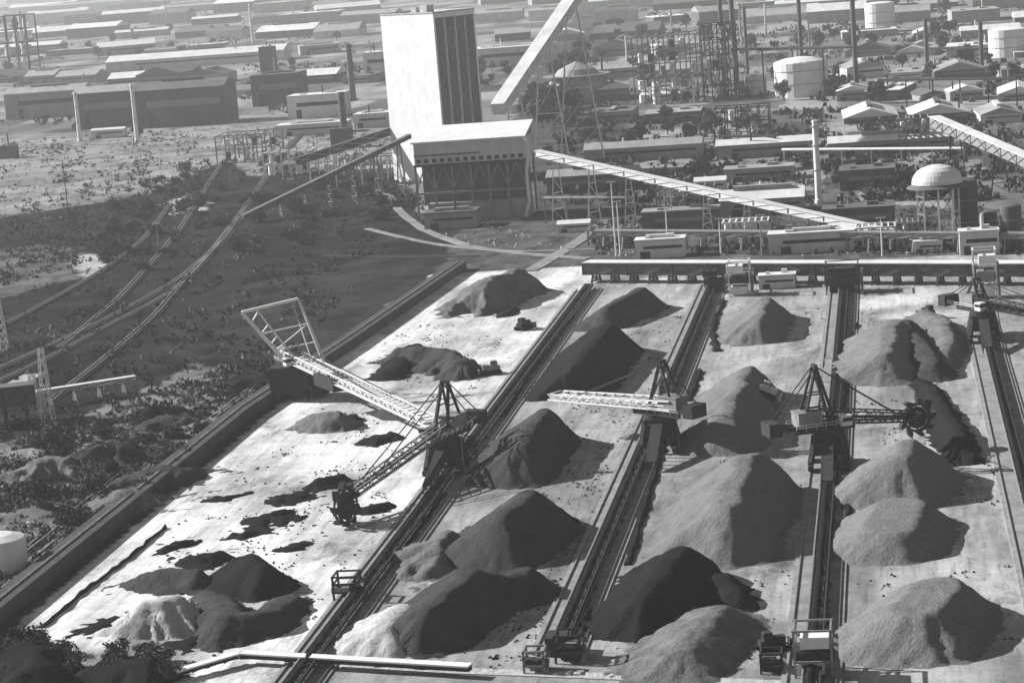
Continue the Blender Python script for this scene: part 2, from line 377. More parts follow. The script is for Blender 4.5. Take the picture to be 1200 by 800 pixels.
# ------------------------------------------------------------------ stockpiles
def pile(label, ridge, mat, slope=.86, hs=.72, cat='heap', group=None, gul=.5, rough=.5, cuts=(), bites=(), r0=.8, step=.8, name='stockpile', seed=0, sx=1.0, sl=.75, sr=1.25, sf=1.0, flat=.9):
    """ridge: (u, v, height) of crest points as seen in the photo"""
    ridge = [(u, v, h*(hs if h > 6.5 else .85)) for u, v, h in ridge]
    pts = [np.array(G(u, v, h)) for u, v, h in ridge]
    if len(pts) == 1: pts.append(pts[0]+np.array([0, .5, 0]))
    hm = max(p[2] for p in pts); R = hm/slope/.6+4
    x0 = min(p[0] for p in pts)-R; x1 = max(p[0] for p in pts)+R; y0 = min(p[1] for p in pts)-R; y1 = max(p[1] for p in pts)+R
    xs = np.arange(x0, x1, step); ys = np.arange(y0, y1, step); X, Y = np.meshgrid(xs, ys); sd = seed*13.7+len(label)
    WX = X+rough*3*(fbm(X/9+sd, Y/9)-.5)*2; WY = Y+rough*3*(fbm(X/9, Y/9+sd)-.5)*2
    Hh = np.full(X.shape, -9.0)
    for a, b in zip(pts, pts[1:]):
        d = b-a; L2 = d[0]**2+d[1]**2
        s = np.clip(((WX-a[0])*d[0]+(WY-a[1])*d[1])/L2, 0, 1)
        ex = (WX-a[0]-s*d[0])/sx; ey = WY-a[1]-s*d[1]; D = np.sqrt((ex*np.where(ex > 0, sr, sl))**2+(ey*np.where(ey < 0, sf, 1))**2)
        D = np.maximum(D-flat, 0)
        hh = a[2]+s*d[2]-.35*flat+ rough*1.2*(fbm(s*math.sqrt(L2)/6+sd, s*0+sd, 2)-.5)
        ang = np.arctan2(ey, ex)
        g = 1.4*(vnoise(ang*5+s*math.sqrt(L2)/2.2+sd, D/40)-.5)+.6*(vnoise(ang*11+s*math.sqrt(L2)/1.1+sd, D/30)-.5)
        val = hh-slope*(np.sqrt(D*D+r0*r0)-r0)+gul*g*np.clip(D/6, 0, 1)
        Hh = np.maximum(Hh, val)
    toe = 1.3
    Hh = np.where(Hh < toe, toe*np.exp((Hh-toe)/toe*1.0)-.45, Hh-.45) if slope > .3 else Hh
    for (u, v, r, dep) in bites:
        c = G(u, v, hm*.4); D = np.sqrt((WX-c.x)**2+(WY-c.y)**2)
        Hh = np.minimum(Hh, np.maximum(-.4+np.clip(D-r, 0, 99)*1.5, Hh-dep))
    for (u, v, ang, z) in cuts:          # a straight reclaimed bank: everything past the line is dug away
        c = G(u, v, z); nx, ny = math.cos(ang), math.sin(ang); q = (WX-c.x)*nx+(WY-c.y)*ny
        Hh = np.where(q > 0, np.minimum(Hh, np.maximum(z-q*1.7+.5*(fbm(X/2, Y/2)-.5), -.45)), Hh)
    Hh += rough*.9*(fbm(X/3+sd, Y/3, 4)-.5)+.5*(vnoise(X*.9, Y*.9+sd)-.5)*np.clip(2.5-np.abs(Hh-.8), 0, 1)
    Hh = np.maximum(Hh, -.5); keep = Hh > -.12
    n, m = X.shape; idx = np.arange(n*m).reshape(n, m)
    kk = keep[:-1,:-1] | keep[:-1,1:] | keep[1:,1:] | keep[1:,:-1]
    q = np.stack([idx[:-1,:-1], idx[:-1,1:], idx[1:,1:], idx[1:,:-1]], -1)[kk]
    used = np.unique(q); re = np.full(n*m, -1); re[used] = np.arange(len(used)); q = re[q]
    c = np.mean(pts, axis=0); vs = np.stack([X-c[0], Y-c[1], Hh], -1).reshape(-1, 3)[used]
    me = bpy.data.meshes.new(name); me.from_pydata(vs.tolist(), [], q.tolist()); me.update()
    me.polygons.foreach_set('use_smooth', np.ones(len(me.polygons), bool)); me.materials.append(M[mat])
    o = bpy.data.objects.new(name, me); COL.objects.link(o); o.location = (c[0], c[1], 0)
    o['_'] = 0; del o['_']
    return tag(o, label, cat, group)
gC = 'black coal heaps of the second row'; gO = 'grey ore heaps of the third row'; gR = 'pale ore heaps of the right row'; gL = 'reclaimed heaps in the pale left row'
# second row: black coal
pile('farthest black coal heap, just under the long cross gallery', [(752,335,11),(712,356,10)], 'coal_grey', group=gC)
pile('black coal heap behind the pale boom of the stacker', [(712,376,14),(676,424,13)], 'coal', group=gC, seed=1, cuts=((742,392,.35,6),(712,455,-1.2,1)))
pile('black coal heap in front of the pale boom of the stacker', [(640,476,14),(616,514,13)], 'coal_grey', group=gC, seed=2, sr=1.6)
pile('rounded coal heap with grey sunlit left flank, middle of the second row', [(622,571,14),(592,598,14)], 'coal_grey', group=gC, seed=3, gul=.3)
pile('small coal heap touching the right side of the grey flanked heap', [(650,590,7)], 'coal', group=gC, seed=4)
pile('nearest big coal heap with notched double crest', [(618,660,9),(592,670,8),(554,660,12),(508,704,11)], 'coal_grey', group=gC, seed=5, gul=1.1)
# third row: ore
pile('farthest grey ore heap of the third row, below the small white shed', [(902,345,11),(888,368,11)], 'ore', group=gO, gul=.7, rough=.75)
pile('grey ore heap with a white loader working on its shaded flank', [(875,426,13),(853,478,13)], 'ore', group=gO, seed=1, gul=.7, rough=.75)
pile('largest smooth ore heap in the middle of the third row', [(880,526,15),(852,584,15)], 'ore', group=gO, flat=1.6, seed=2, gul=.7, rough=.75)
pile('dark coal heap nearest to us in the third row', [(800,636,11),(765,676,11),(756,690,10)], 'coal', group=gO, seed=3, gul=.9, sr=1.0, cuts=((840,668,.2,4),))
pile('low dark heap at the right foot of the nearest dark heap', [(862,690,4),(845,668,5)], 'coal', group=gO, seed=6, gul=.4)
pile('low broad grey heap at the bottom of the third row', [(840,705,7),(806,752,7)], 'spoil', group=gO, seed=4, slope=.5)
# fourth row
pile('farthest pale ore heap of the right row, left of the ring shaped hollow', [(1048,372,11),(1040,410,11)], 'pale_ore', group=gR, gul=.4, rough=.7, sx=1.15, sl=.6)
pile('narrow steep coal bank beside the ring shaped hollow', [(1060,372,7),(1084,402,8),(1096,420,6)], 'coal_grey', group=gR, seed=1, gul=.6)
pile('small curved dark spoil heap forming the ring shaped hollow', [(1085,360,4),(1108,372,5),(1116,395,5),(1105,418,4)], 'spoil', group=gR, seed=2)
pile('pale ore heap under the bucket wheel boom in the right row', [(1068,512,14),(1056,530,14)], 'pale_ore', group=gR, gul=.7, rough=.75, seed=3, sx=1.1)
pile('wide rounded pale ore heap between the bucket wheel and the nearest right heap', [(1062,580,9),(1048,610,9)], 'pale_ore', group=gR, flat=3, gul=.25, rough=.4, seed=4, sx=1.3)
pile('largest pale ore heap at the bottom right corner of the yard', [(1104,672,12),(1078,700,12)], 'pale_ore', group=gR, flat=3.5, gul=.7, rough=.75, seed=5, sx=1.05)
pile('thin curving black windrow between the bucket wheel and the rightmost conveyor', [(1076,436,1.5),(1095,455,3),(1110,475,4),(1124,498,5),(1136,528,3)], 'coal', seed=6, r0=.5, group=gR, slope=1.0)
# first row: pale, mostly reclaimed
pile('textured grey heap at the far end of the pale left row', [(612,312,13),(572,322,15),(556,340,11)], 'spoil', group=gL, gul=1.6, rough=1.1, bites=((545,355,4,6),))
pile('dark ragged heap left of the small dark bulldozer in the pale row', [(470,405,6),(512,404,8),(548,420,7)], 'coal_grey', group=gL, gul=1.2, rough=1.4, seed=1)
pile('low dark ridge on the left side of the dark ragged heap', [(488,400,3.5),(455,430,4)], 'coal', group=gL, gul=.8, rough=1.2, seed=2)
pile('small dark heap left of the black square heap in the pale row', [(186,662,5),(222,664,5)], 'coal_grey', group=gL, gul=.8, rough=1, seed=3)
pile('squarish black heap near the lower end of the pale row', [(288,648,9),(305,655,9)], 'coal', group=gL, gul=.4, rough=.8, seed=4)
pile('crescent shaped coal bank in front of the squarish black heap', [(250,688,5),(272,718,6),(312,712,5),(338,694,3)], 'coal_grey', group=gL, gul=1, rough=1, seed=5)
pile('pale fan shaped heap with raked gullies near the bottom left', [(175,700,9),(205,695,9)], 'pale_spoil', group=gL, gul=2.4, rough=.8, seed=6)
pile('black heap cut by the bottom edge left of the cross conveyor', [(165,768,7),(120,775,5)], 'coal', group=gL, gul=.8, rough=1.2, seed=7)
pile('black heap in the bottom left corner beside the retaining wall', [(28,752,9),(50,775,8)], 'coal', group=gL, gul=1, rough=1.3, seed=8)
pile('low grey bank behind the boom with the bucket wheel', [(375,482,5),(400,478,6)], 'spoil', group=gL, gul=1, rough=1, seed=9)
for i, (u, v, h, lab) in enumerate(((392,555,3,'black remnant heap behind the bucket wheel of the lower boom'),(350,574,2.5,'small black remnant heap left of the bucket wheel'),
      (318,598,2.5,'black remnant heap in the open middle of the pale row'),(337,604,1.8,'tiny black remnant heap at the right end of the remnant in open pale ground'),
      (300,618,1.5,'faint flat remnant of coal left below the open pale ground remnants'),(240,645,3,'small dark remnant behind the squarish black heap'),
      (408,486,2.5,'curled black scrap of coal under the boom of the tall framed stacker'),(452,508,2,'small black scrap of coal below the dark drive box of the framed boom'),(268,575,1.5,'tiny black hook of coal alone near the retaining wall'),
      (352,632,1.5,'faint low scrap of coal near the first conveyor above the squarish black heap'),(205,632,1.8,'low black smear of coal between the retaining wall and the small dark heap'),(135,720,2.2,'ragged black scrap of coal left of the pale fan shaped heap'),
      (225,742,2.5,'ragged black scrap of coal below the pale fan shaped heap'),(432,590,1.8,'black smear of coal right under the low boom with bucket wheel'),(600,360,2,'black scrap of coal behind the far dark bulldozer'))):
    pile(lab, [(u-7,v+3,h),(u+7,v-2,h)], 'coal', group='small coal remnants in the pale row', rough=1.5, seed=20+i, step=.6)
pile('pale rounded heap at the left foot of the nearest big coal heap', [(474,704,7),(452,728,7)], 'pale_spoil', group=gC, gul=.6, seed=11, slope=.6)
pile('rough spoil bank along the right side of the first conveyor', [(480,640,4),(520,620,5),(500,655,4)], 'spoil', group=gC, gul=1, rough=1.4, seed=12)
# rough spoil heaps on the waste ground at the left
for i, (u, v, h, m, lab) in enumerate(((60,535,7,'spoil','broad streaked spoil heap with scrub above the white tank'),(125,520,8,'coal_grey','dark spoil heap in the middle of the scrubby waste ground'),
     (190,545,7,'coal_grey','dark spoil heap at the right end of the scrubby waste ground'),(205,480,5,'coal_grey','dark spoil heap beside the retaining wall near the tall framed stacker'),
     (300,438,5,'coal','small black heap left of the tall framed stacker'),(150,575,5,'spoil','grey spoil heap below the scrubby waste ground'),(195,480,4,'coal','flat black heap behind the scrubby waste ground'))):
    pile(lab, [(u-18,v+4,h*.8),(u,v-3,h),(u+20,v-2,h*.8)], m, group='spoil heaps on the waste ground', gul=2, rough=1.8, seed=40+i, slope=.55)
# spilled coal lines alongside the conveyors
def spill(label, pts, w=1.3):
    mb = MB(); q = []
    ps = [G(u, v) for u, v in pts]
    for a, b in zip(ps, ps[1:]):
        n = max(2, int((b-a).length/3)); q += [a.lerp(b, k/n) for k in range(n)]
    q.append(ps[-1]); vs = []; fs = []
    for i, p in enumerate(q):
        d = q[min(i+1, len(q)-1)]-q[max(i-1, 0)]; d.normalize(); r = Vector((d.y, -d.x, 0)); ww = w*(.6+.8*random.random()); hh = .5+.5*random.random()
        p = p+r*random.uniform(-.3, .3)
        vs += [tuple(p-r*ww+Vector((0,0,-.3))), tuple(p-r*ww*.3+Vector((0,0,hh))), tuple(p+r*ww*.4+Vector((0,0,hh*.8))), tuple(p+r*ww+Vector((0,0,-.3)))]
        if i: fs += [(4*i-4+k, 4*i-3+k, 4*i+1+k, 4*i+k) for k in range(3)]
    o = mb.add(vs, fs).build('spilled_coal', M['coal']); tag(o, label, 'coal', 'lines of spilled coal beside the conveyors')
spill('line of spilled coal running down from the second stacker', [(778,515),(765,560),(750,610),(742,640),(735,662)])
spill('short wavering line of spilled coal right of the far end of the second conveyor', [(848,352),(838,372),(834,390),(840,412)])
spill('short line of spilled coal just behind the second stacker', [(820,435),(812,455),(806,470)])
spill('thin line of spilled coal right of the far half of the third conveyor', [(1003,380),(997,400),(994,440),(990,480)], .8)
spill('wavy line of spilled coal below the bucket wheel reclaimer', [(989,560),(992,600),(990,625),(994,652)])
spill('line of spilled coal right of the far half of the first conveyor', [(672,372),(645,408),(620,440),(590,490)], .9)
spill('line of spilled coal right of the near half of the first conveyor', [(520,580),(495,615),(472,650)], 1.1)
spill('faint line of spilled coal at the foot of the retaining wall', [(195,618),(150,655),(100,692),(50,735)], .4)

# ------------------------------------------------------------------ stacking and reclaiming machines
def machine(name, label, base, tip, ztip, zdeck=9.0, wheel=False, boom_mat='steel_light', body='steel_dark', mast=15, width=3.0, depth=2.0, cover=False, cw=16, trip=True, wr=4.0):
    b = G(*base); tp = G(tip[0], tip[1], ztip)
    t = thing(name, label, 'stacker' if not wheel else 'reclaimer', (b.x, b.y, 0), 0, 'rail mounted yard machines')
    A = math.atan2(tp.y-b.y, tp.x-b.x); L = math.hypot(tp.x-b.x, tp.y-b.y); ca, sa = math.cos(A), math.sin(A)
    def T(x, y, z): return Vector((x*ca-y*sa, x*sa+y*ca, z))
    for sx_ in (-1, 1):
        for sy_ in (-1, 1):
            m = MB(); m.box((sx_*4.2, sy_*5, 1.35), (1.1, 5.0, 1.1))
            for k in (-1.7, -.6, .6, 1.7): m.cyl((sx_*4.2-.35, sy_*5+k, .95), (sx_*4.2+.35, sy_*5+k, .95), .5, n=10)
            m.build('bogie', M[body], t)
    m = MB()
    for sx_ in (-1, 1):
        for sy_ in (-1, 1): m.bar((sx_*4.2, sy_*5, 1.6), (sx_*3, sy_*3, zdeck-1.2), 1.1, 1.1)
        m.bar((sx_*4.2, -6, 2.2), (sx_*4.2, 6, 2.2), .7, .8); m.bar((sx_*3.7, -4.5, 4.8), (sx_*3.7, 4.5, 4.8), .5)
        m.bar((-3.3, sx_*3.6, zdeck-1.6), (3.3, sx_*3.6, zdeck-1.6), .8, 1)
    m.build('portal_frame', M[body], t)
    m = MB(); m.box((0, 0, zdeck*.55), (6.4, 9, 3.2)); m.box((0, 5.5, zdeck*.5), (7.5, 4, 2.2)); m.build('drive_room', M[body], t)
    m = MB(); m.cyl((0,0,zdeck-1.2), (0,0,zdeck), 3.6, n=20)
    for q in range(2):
        a, c = T(-9, -2.2+4.4*q, zdeck+.2), T(6, -2.2+4.4*q, zdeck+.2); m.bar(a, c, .9, 1.2)
    m.build('slewing_deck', M[body], t)
    m = MB()
    for y in (-3.3, 3.3):
        for zz in (.9, 1.5): m.bar(T(-9, y, zdeck+.4+zz), T(6, y, zdeck+.4+zz), .1)
        for k in range(7): m.bar(T(-9+k*2.5, y*.8, zdeck+.3), T(-9+k*2.5, y, zdeck+1.9), .1)
    m.build('handrail', M['steel_light'], t)
    m = MB()
    for y in (-4.6, -5.6): m.bar((5.4, y, .4), (4.2, y+5, zdeck), .18, .3)
    for k in range(12): m.bar(Vector((5.4,-4.6,.4)).lerp(Vector((4.2,.4,zdeck)), k/12), Vector((5.4,-5.6,.4)).lerp(Vector((4.2,-.6,zdeck)), k/12), .14)
    m.build('ladder', M['steel_mid'], t)
    m = MB(); c = T(-5, 0, zdeck+2.6); m.box(c, (6, 4.4, 3.6), A); m.box(T(-5, 0, zdeck+4.5), (6.4, 4.8, .25), A); m.build('machine_house', M['steel_mid'], t)
    m = MB(); c = T(3.2, -3.4, zdeck+1.9); m.box(c, (2.6, 2.2, 2.4), A); cb = m.build('operator_cab', M['steel_light'], t)
    m = MB(); m.box(T(3.35, -3.4, zdeck+2.2), (2.45, 2.28, .9), A); m.build('window', M['glass'], cb)
    # boom: four chords with lattice
    def bp(s, y, z): 
        k = s/L; return T(s, y, (zdeck+1.2)*(1-k)+ztip*k+z*(1-.35*k))
    m = MB(); hw = width/2; n = max(6, int(L/3.2))
    for y in (-hw, hw):
        m.bar(bp(-6, y, 0), bp(L, y, 0), .38); m.bar(bp(-6, y, depth), bp(L*.97, y, depth), .34)
        for k in range(n):
            s0, s1 = k*L/n, (k+1)*L/n
            m.bar(bp(s0, y, 0), bp(s1, y, depth) if k % 2 else bp(s0, y, depth), .18); m.bar(bp(s0, y, depth if k % 2 else 0), bp(s1, y, 0 if k % 2 else depth), .18)
    for k in range(n+1):
        s0 = k*L/n; m.bar(bp(s0, -hw, 0), bp(s0, hw, 0), .22); m.bar(bp(s0, -hw, depth), bp(s0, hw, depth), .2)
        if k < n: m.bar(bp(s0, -hw, 0), bp((k+1)*L/n, hw, 0), .16)
    boom = m.build('boom', M[boom_mat], t)
    m = MB(); m.bar(bp(-4, 0, depth*.45), bp(L*.99, 0, depth*.45), width*(.9 if cover else .62), .3); m.build('boom_belt', M['belt'] if not cover else M['steel_light'], t)
    for sg in (-1, 1):
        m = MB(); m.bar(bp(0, sg*(hw+.55), .1), bp(L*.93, sg*(hw+.55), .1), .8, .12)
        m.bar(bp(0, sg*(hw+.95), 1.1), bp(L*.93, sg*(hw+.95), 1.1), .08); m.build('walkway', M[boom_mat], t)
    m = MB(); top = T(-2.5, 0, zdeck+mast)
    for y in (-2, 2):
        m.bar(T(1.5, y, zdeck+.5), top+T(0, y*.45, 0), .7); m.bar(T(-7, y, zdeck+.5), top+T(0, y*.45, 0), .55)
        for k in (.3, .55, .8):
            m.bar(T(1.5, y, zdeck+.5).lerp(top+T(0, y*.45, 0), k), T(-7, y, zdeck+.5).lerp(top+T(0, y*.45, 0), k), .3)
    m.bar(top+T(0,-1.2,0), top+T(0,1.2,0), .8); m.build('mast', M[body], t)
    for y in (-1, 1):
        m = MB(); m.bar(top+T(0, y*.9, 0), bp(L*.72, y*hw, depth), .22); m.bar(top+T(0, y*.9, 0), T(-cw, y*1.8, zdeck+2), .22); m.build('stay', M[body], t)
    m = MB()
    for y in (-1.8, 1.8): m.bar(T(-6, y, zdeck+.6), T(-cw, y, zdeck+1.6), .8, 1.1)
    m.bar(T(-cw+2, -1.8, zdeck+1.4), T(-cw+2, 1.8, zdeck+1.4), .5); m.build('counterweight_arm', M[body], t)
    m = MB(); m.box(T(-cw, 0, zdeck+1.4), (3.2, 5.4, 3.2), A); m.build('counterweight', M[body], t)
    if trip:
        m = MB()
        for y in (-1.2, 1.2):
            m.bar((y, -24, 2.2), (y, -1, zdeck-1.6), .4, .8)
            for k in range(6): 
                p = Vector((y, -24, 2.2)).lerp(Vector((y, -1, zdeck-1.6)), k/6); m.bar((p.x, p.y, .5), p, .3)
        m.bar((0, -24, 2.4), (0, -1, zdeck-1.3), 2.2, .25); m.build('tripper', M[body], t)
    if wheel:
        wh = MB(); c = bp(L, 0, 0)+T(wr*.3, width*.5+.9, 0); ax = T(0, 1, 0); fw = T(1, 0, 0)
        n = 24
        for k in range(n):
            a0, a1 = 2*PI*k/n, 2*PI*(k+1)/n
            for off in (-.5, .5):
                wh.bar(c+ax*off+fw*(wr*math.cos(a0))+Vector((0,0,wr*math.sin(a0))), c+ax*off+fw*(wr*math.cos(a1))+Vector((0,0,wr*math.sin(a1))), .4, .5)
            if k % 3 == 0: wh.bar(c, c+fw*(wr*math.cos(a0))+Vector((0,0,wr*math.sin(a0))), .4)
        wh.cyl(c-ax*.9, c+ax*.9, 1.3); wh.cyl(c-ax*.2, c+ax*.2, wr*.8, n=24)
        wo = wh.build('bucket_wheel', M[body], t)
        for k in range(9):
            a0 = 2*PI*k/9; d = fw*math.cos(a0)+Vector((0,0,math.sin(a0))); tn = -fw*math.sin(a0)+Vector((0,0,math.cos(a0)))
            bk = MB(); bk.bar(c+d*(wr+.1)-tn*.6, c+d*(wr+1.2)+tn*.5, 1.5, 1.0); bk.bar(c+d*(wr+.9)+tn*.2, c+d*(wr+1.6)+tn*.9, 1.6, .3); bk.build('bucket', M[body], wo)
    return t, T, top
# stacker with tilted frame at the retaining wall
t, T, top = machine('frame_stacker', 'tall stacker with white tilted frame at the retaining wall, boom down to the right', (350,466), (508,498), 8, 10, False, 'steel_light', 'steel_dark', 6, 4.2, 2.4, True, 9, False)
b0 = Vector((t.location.x, t.location.y, 0))
def dl(u, v, z, y):     # local point at depth of the machine + y
    k = PXM(350, 466); return Vector(((u-350)*k*1.02, y, z))
fm = MB()
pa, pb, pc, pd = Vector((-1,-3,10)), Vector((-13.5,-4,27)), Vector((1,6,28.5)), Vector((7.5,5,10))
for a, b_, w_ in ((pa,pb,.9),(pb,pc,.8),(pc,pd,.6),(pa,pd,.6)): fm.bar(a, b_, w_)
fm.bar(pa+Vector((3,1,0)), pb.lerp(pc,.25), .5)
for k in (.2,.4,.6,.8): fm.bar(pa.lerp(pb,k), (pa+Vector((3,1,0))).lerp(pb.lerp(pc,.25), k+.12 if k<.8 else .95), .35)
for k in (.3,.6): fm.bar(pa.lerp(pb,k), pd.lerp(pc,k), .35)
fm.bar(pa.lerp(pb,.3), pd.lerp(pc,.6), .28)
fm.build('tilted_frame', M['white'], t)
fs_ = MB(); fs_.bar(pc, T(20,1.5,12), .22); fs_.bar(pc+Vector((-2,0,0)), T(20,-1.5,12), .22); fs_.bar(pb, T(-8,0,11), .22); fs_.build('stay', M['steel_light'], t)
hb = MB(); hb.box((-1,0,6), (12,10,8)); hb.box((5,1,4), (8,8,6)); hb.build('drive_house_and_shade', M['steel_dark'], t)  # dark drive house, enlarged to fill in the retaining wall's shadow
hb = MB(); hb.box(T(31,0,9.6), (15,6.5,3.6), math.atan2(T(1,0,0).y, T(1,0,0).x)); hb.build('boom_drive', M['steel_dark'], t)
# bucket wheel reclaimer on the first conveyor
machine('bucket_wheel_reclaimer', 'dark reclaimer on the first conveyor, low boom and bucket wheel over pale ground', (524,552), (398,590), 4.5, 9, True, 'steel_mid', 'steel_dark', 13, 3.0, 2.0)
# stacker with pale boom on the second conveyor
machine('boom_stacker', 'stacker on the second conveyor with long pale boom stretched to the left', (774,526), (650,466), 10, 9.5, False, 'white', 'steel_dark', 13, 5.0, 2.2, True, 12)
# bucket wheel reclaimer on the third conveyor
machine('bucket_wheel_reclaimer', 'dark reclaimer on the third conveyor with big bucket wheel over the pale right heaps', (972,546), (1076,492), 8, 9.5, True, 'steel_dark', 'steel_dark', 15, 3.8, 3.0, False, 14, True, 3.3)
# machine at the right edge
machine('boom_stacker', 'black stacker at the right edge with its boom leaving the picture', (1153,398), (1300,388), 9, 9, False, 'steel_dark', 'steel_dark', 9, 3.6, 2.6)

# drive and transfer stations on the conveyors
def station(label, u, v, wd, hgt, mats, n=3, seed=0):
    random.seed(seed); p = G(u, v); t = thing('drive_station', label, 'station', (p.x, p.y, 0), 0, 'drive stations on the conveyors')
    m = MB()
    for sx_ in (-1, 1):
        for sy_ in (-1, 1): m.box((sx_*wd*.45, sy_*wd*.45, hgt/2), (.4, .4, hgt))
    for z in (hgt*.35, hgt*.7, hgt):
        for sg in (-1, 1): m.box((0, sg*wd*.45, z), (wd, .3, .35)); m.box((sg*wd*.45, 0, z), (.3, wd, .35))
    m.build('steel_frame', M[mats[0]], t)
    for k in range(n):
        m = MB(); z = hgt*(.15+.3*k); m.box((random.uniform(-.2,.2)*wd, random.uniform(-.2,.2)*wd, z), (wd*.7, wd*.6, hgt*.24)); m.build('housing', M[mats[1+k % (len(mats)-1)]], t)
    m = MB(); m.cyl((-wd*.5, -wd*.2, hgt*.45), (wd*.5, -wd*.2, hgt*.45), wd*.16); m.build('drive_drum', M['steel_dark'], t)
    m = MB(); m.bar((wd*.55, -wd*.6, .2), (wd*.55, wd*.5, hgt*.7), .8, .2); m.build('stair', M['steel_mid'], t)
station('cluttered drive station with white housings at the near end of the third conveyor', 955, 788, 7, 8.5, ('steel_mid','white','steel_dark','white'), 3, 3)
station('small dark drive station on the first conveyor below its reclaimer', 408, 700, 5.2, 5, ('steel_dark','steel_dark','steel_mid'), 2, 2)
station('dark tail station at the near end of the second conveyor', 668, 772, 5, 5, ('steel_dark','steel_dark','steel_mid'), 2, 5)
station('small grey station left of the tail of the second conveyor', 628, 785, 4, 4, ('steel_mid','steel_mid','steel_dark'), 2, 6)
station('small dark station left of the cluttered drive station', 905, 785, 4, 3.5, ('steel_dark','steel_dark'), 2, 8)
station('grey lattice tower with white housing on the left part of the cross gallery', 868, 345, 8, 12, ('steel_light','white','steel_mid'), 3, 9)
station('pale lattice tower on the right part of the cross gallery', 1155, 348, 8, 16, ('steel_light','steel_light','steel_mid'), 3, 10)
station('dark transfer station where the third conveyor meets the cross gallery', 988, 342, 12, 10, ('steel_dark','steel_dark','steel_mid'), 3, 11)
station('dark transfer station at the head of the second conveyor', 838, 342, 7, 9, ('steel_dark','steel_dark'), 3, 12)

# yard vehicles
def vehicle(name, label, loc, rz, mat, tilt=(0, 0), cat='bulldozer', s=1.0):
    t = thing(name, label, cat, loc, rz); t.rotation_euler = (tilt[0], tilt[1], rz)
    m = MB(); m.box((0,0,1.75*s), (5.2*s,2.2*s,1.3*s)); m.box((1.6*s,0,2.6*s), (2.2*s,1.8*s,.7*s)); m.build('body', M[mat], t)
    m = MB(); m.box((-.9*s,0,3.2*s), (1.9*s,2*s,1.7*s), 0, .9); c = m.build('cab', M[mat], t)
    m = MB(); m.box((-.9*s,0,3.3*s), (1.95*s,1.9*s,.8*s), 0, .98); m.build('window', M['glass'], c)
    for sg in (-1, 1):
        m = MB(); m.box((0, sg*1.5*s, .65*s), (4.8*s,.8*s,1.3*s)); m.cyl((2.4*s, sg*1.1*s, .65*s), (2.4*s, sg*1.9*s, .65*s), .65*s); m.cyl((-2.4*s, sg*1.1*s, .65*s), (-2.4*s, sg*1.9*s, .65*s), .65*s); m.build('crawler_track', M['tyre'], t)
    m = MB(); m.box((4*s,0,1*s), (.4*s,4.2*s,1.8*s))
    for sg in (-1, 1): m.bar((0,sg*1.2*s,1*s), (4*s,sg*1.2*s,.7*s), .3*s)
    m.build('blade', M[mat], t)
    return t
p = G(614, 386); vehicle('bulldozer', 'dark bulldozer on pale ground near the far end of the first row', (p.x, p.y, 0), math.radians(60), 'steel_dark')
p = G(576, 438); vehicle('bulldozer', 'grey bulldozer on pale ground right of the dark ragged heap', (p.x, p.y, 0), math.radians(200), 'steel_mid')
hp = [o for o in COL.objects if o.get('label', '').startswith('grey ore heap with a white')][0]
def pile_at(o, x, y): return min(((v.co.x+o.location.x-x)**2+(v.co.y+o.location.y-y)**2, v.co.z) for v in o.data.vertices)[1]
z = 4.0
for _ in range(12): p = G(897, 462, z); z = .5*z+.5*pile_at(hp, p.x, p.y)
vehicle('bulldozer', 'white bulldozer on the shaded flank of a grey ore heap', (p.x, p.y, z-.4), 0, 'white', (0, math.radians(24)), 'bulldozer', .95)
p = G(905, 762); vehicle('bulldozer', 'black bulldozer left of the cluttered drive station', (p.x, p.y, 0), math.radians(20), 'steel_dark', s=.9)
p = G(1088, 372); vehicle('bulldozer', 'dark bulldozer inside the ring shaped hollow', (p.x, p.y, 0), math.radians(120), 'steel_dark')

# ------------------------------------------------------------------ conveyor galleries
def gallery(label, a, b, wd, hg, wall, roof, nt_, name='conveyor_gallery', leg='steel_mid', w_leg=.6):
    a = Vector(a); b = Vector(b); d = b-a; A = math.atan2(d.y, d.x); t = thing(name, label, 'conveyor gallery', (a.x, a.y, 0))
    o = Vector((a.x, a.y, 0)); a_ = a-o; b_ = b-o; side = Vector((-math.sin(A), math.cos(A), 0))
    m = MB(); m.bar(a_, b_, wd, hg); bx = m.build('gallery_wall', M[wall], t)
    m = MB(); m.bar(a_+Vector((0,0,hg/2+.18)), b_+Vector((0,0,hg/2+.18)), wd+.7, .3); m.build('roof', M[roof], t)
    m = MB(); n = max(4, int(d.length/9))
    for sg in (-1, 1):
        off = side*(sg*(wd/2+.15))
        for k in range(n):
            p0 = a_.lerp(b_, k/n)+off; p1 = a_.lerp(b_, (k+1)/n)+off; up = Vector((0,0,hg*.45))
            m.bar(p0-up, p1+up if k % 2 else p0+up, .25); m.bar(p0+(up if k % 2 else -up), p1+(-up if k % 2 else up), .22)
    m.build('truss', M[leg], t)
    for k in range(nt_):
        s = (k+.5)/nt_; c = a_.lerp(b_, s); zt = c.z-hg/2
        if zt < 1.5: continue
        m = MB(); sp = max(1.5, zt*.12)
        for sg in (-1, 1):
            m.bar(c*1+side*(sg*wd*.4)-Vector((0,0,hg/2)), Vector((c.x, c.y, -.3))+side*(sg*(wd*.4+sp)), w_leg)
        for q in np.arange(.25, 1, .25):
            z = zt*q; ww = wd*.4+sp*(1-q); m.bar(Vector((c.x,c.y,z))-side*ww, Vector((c.x,c.y,z))+side*ww, w_leg*.6)
            w2 = wd*.4+sp*(1-q+.25); m.bar(Vector((c.x,c.y,z))-side*ww, Vector((c.x,c.y,z-zt*.25))+side*w2, w_leg*.45)
        m.build('trestle', M[leg], t)
    return t
p0 = G(688,330); p1 = G(1330,334)
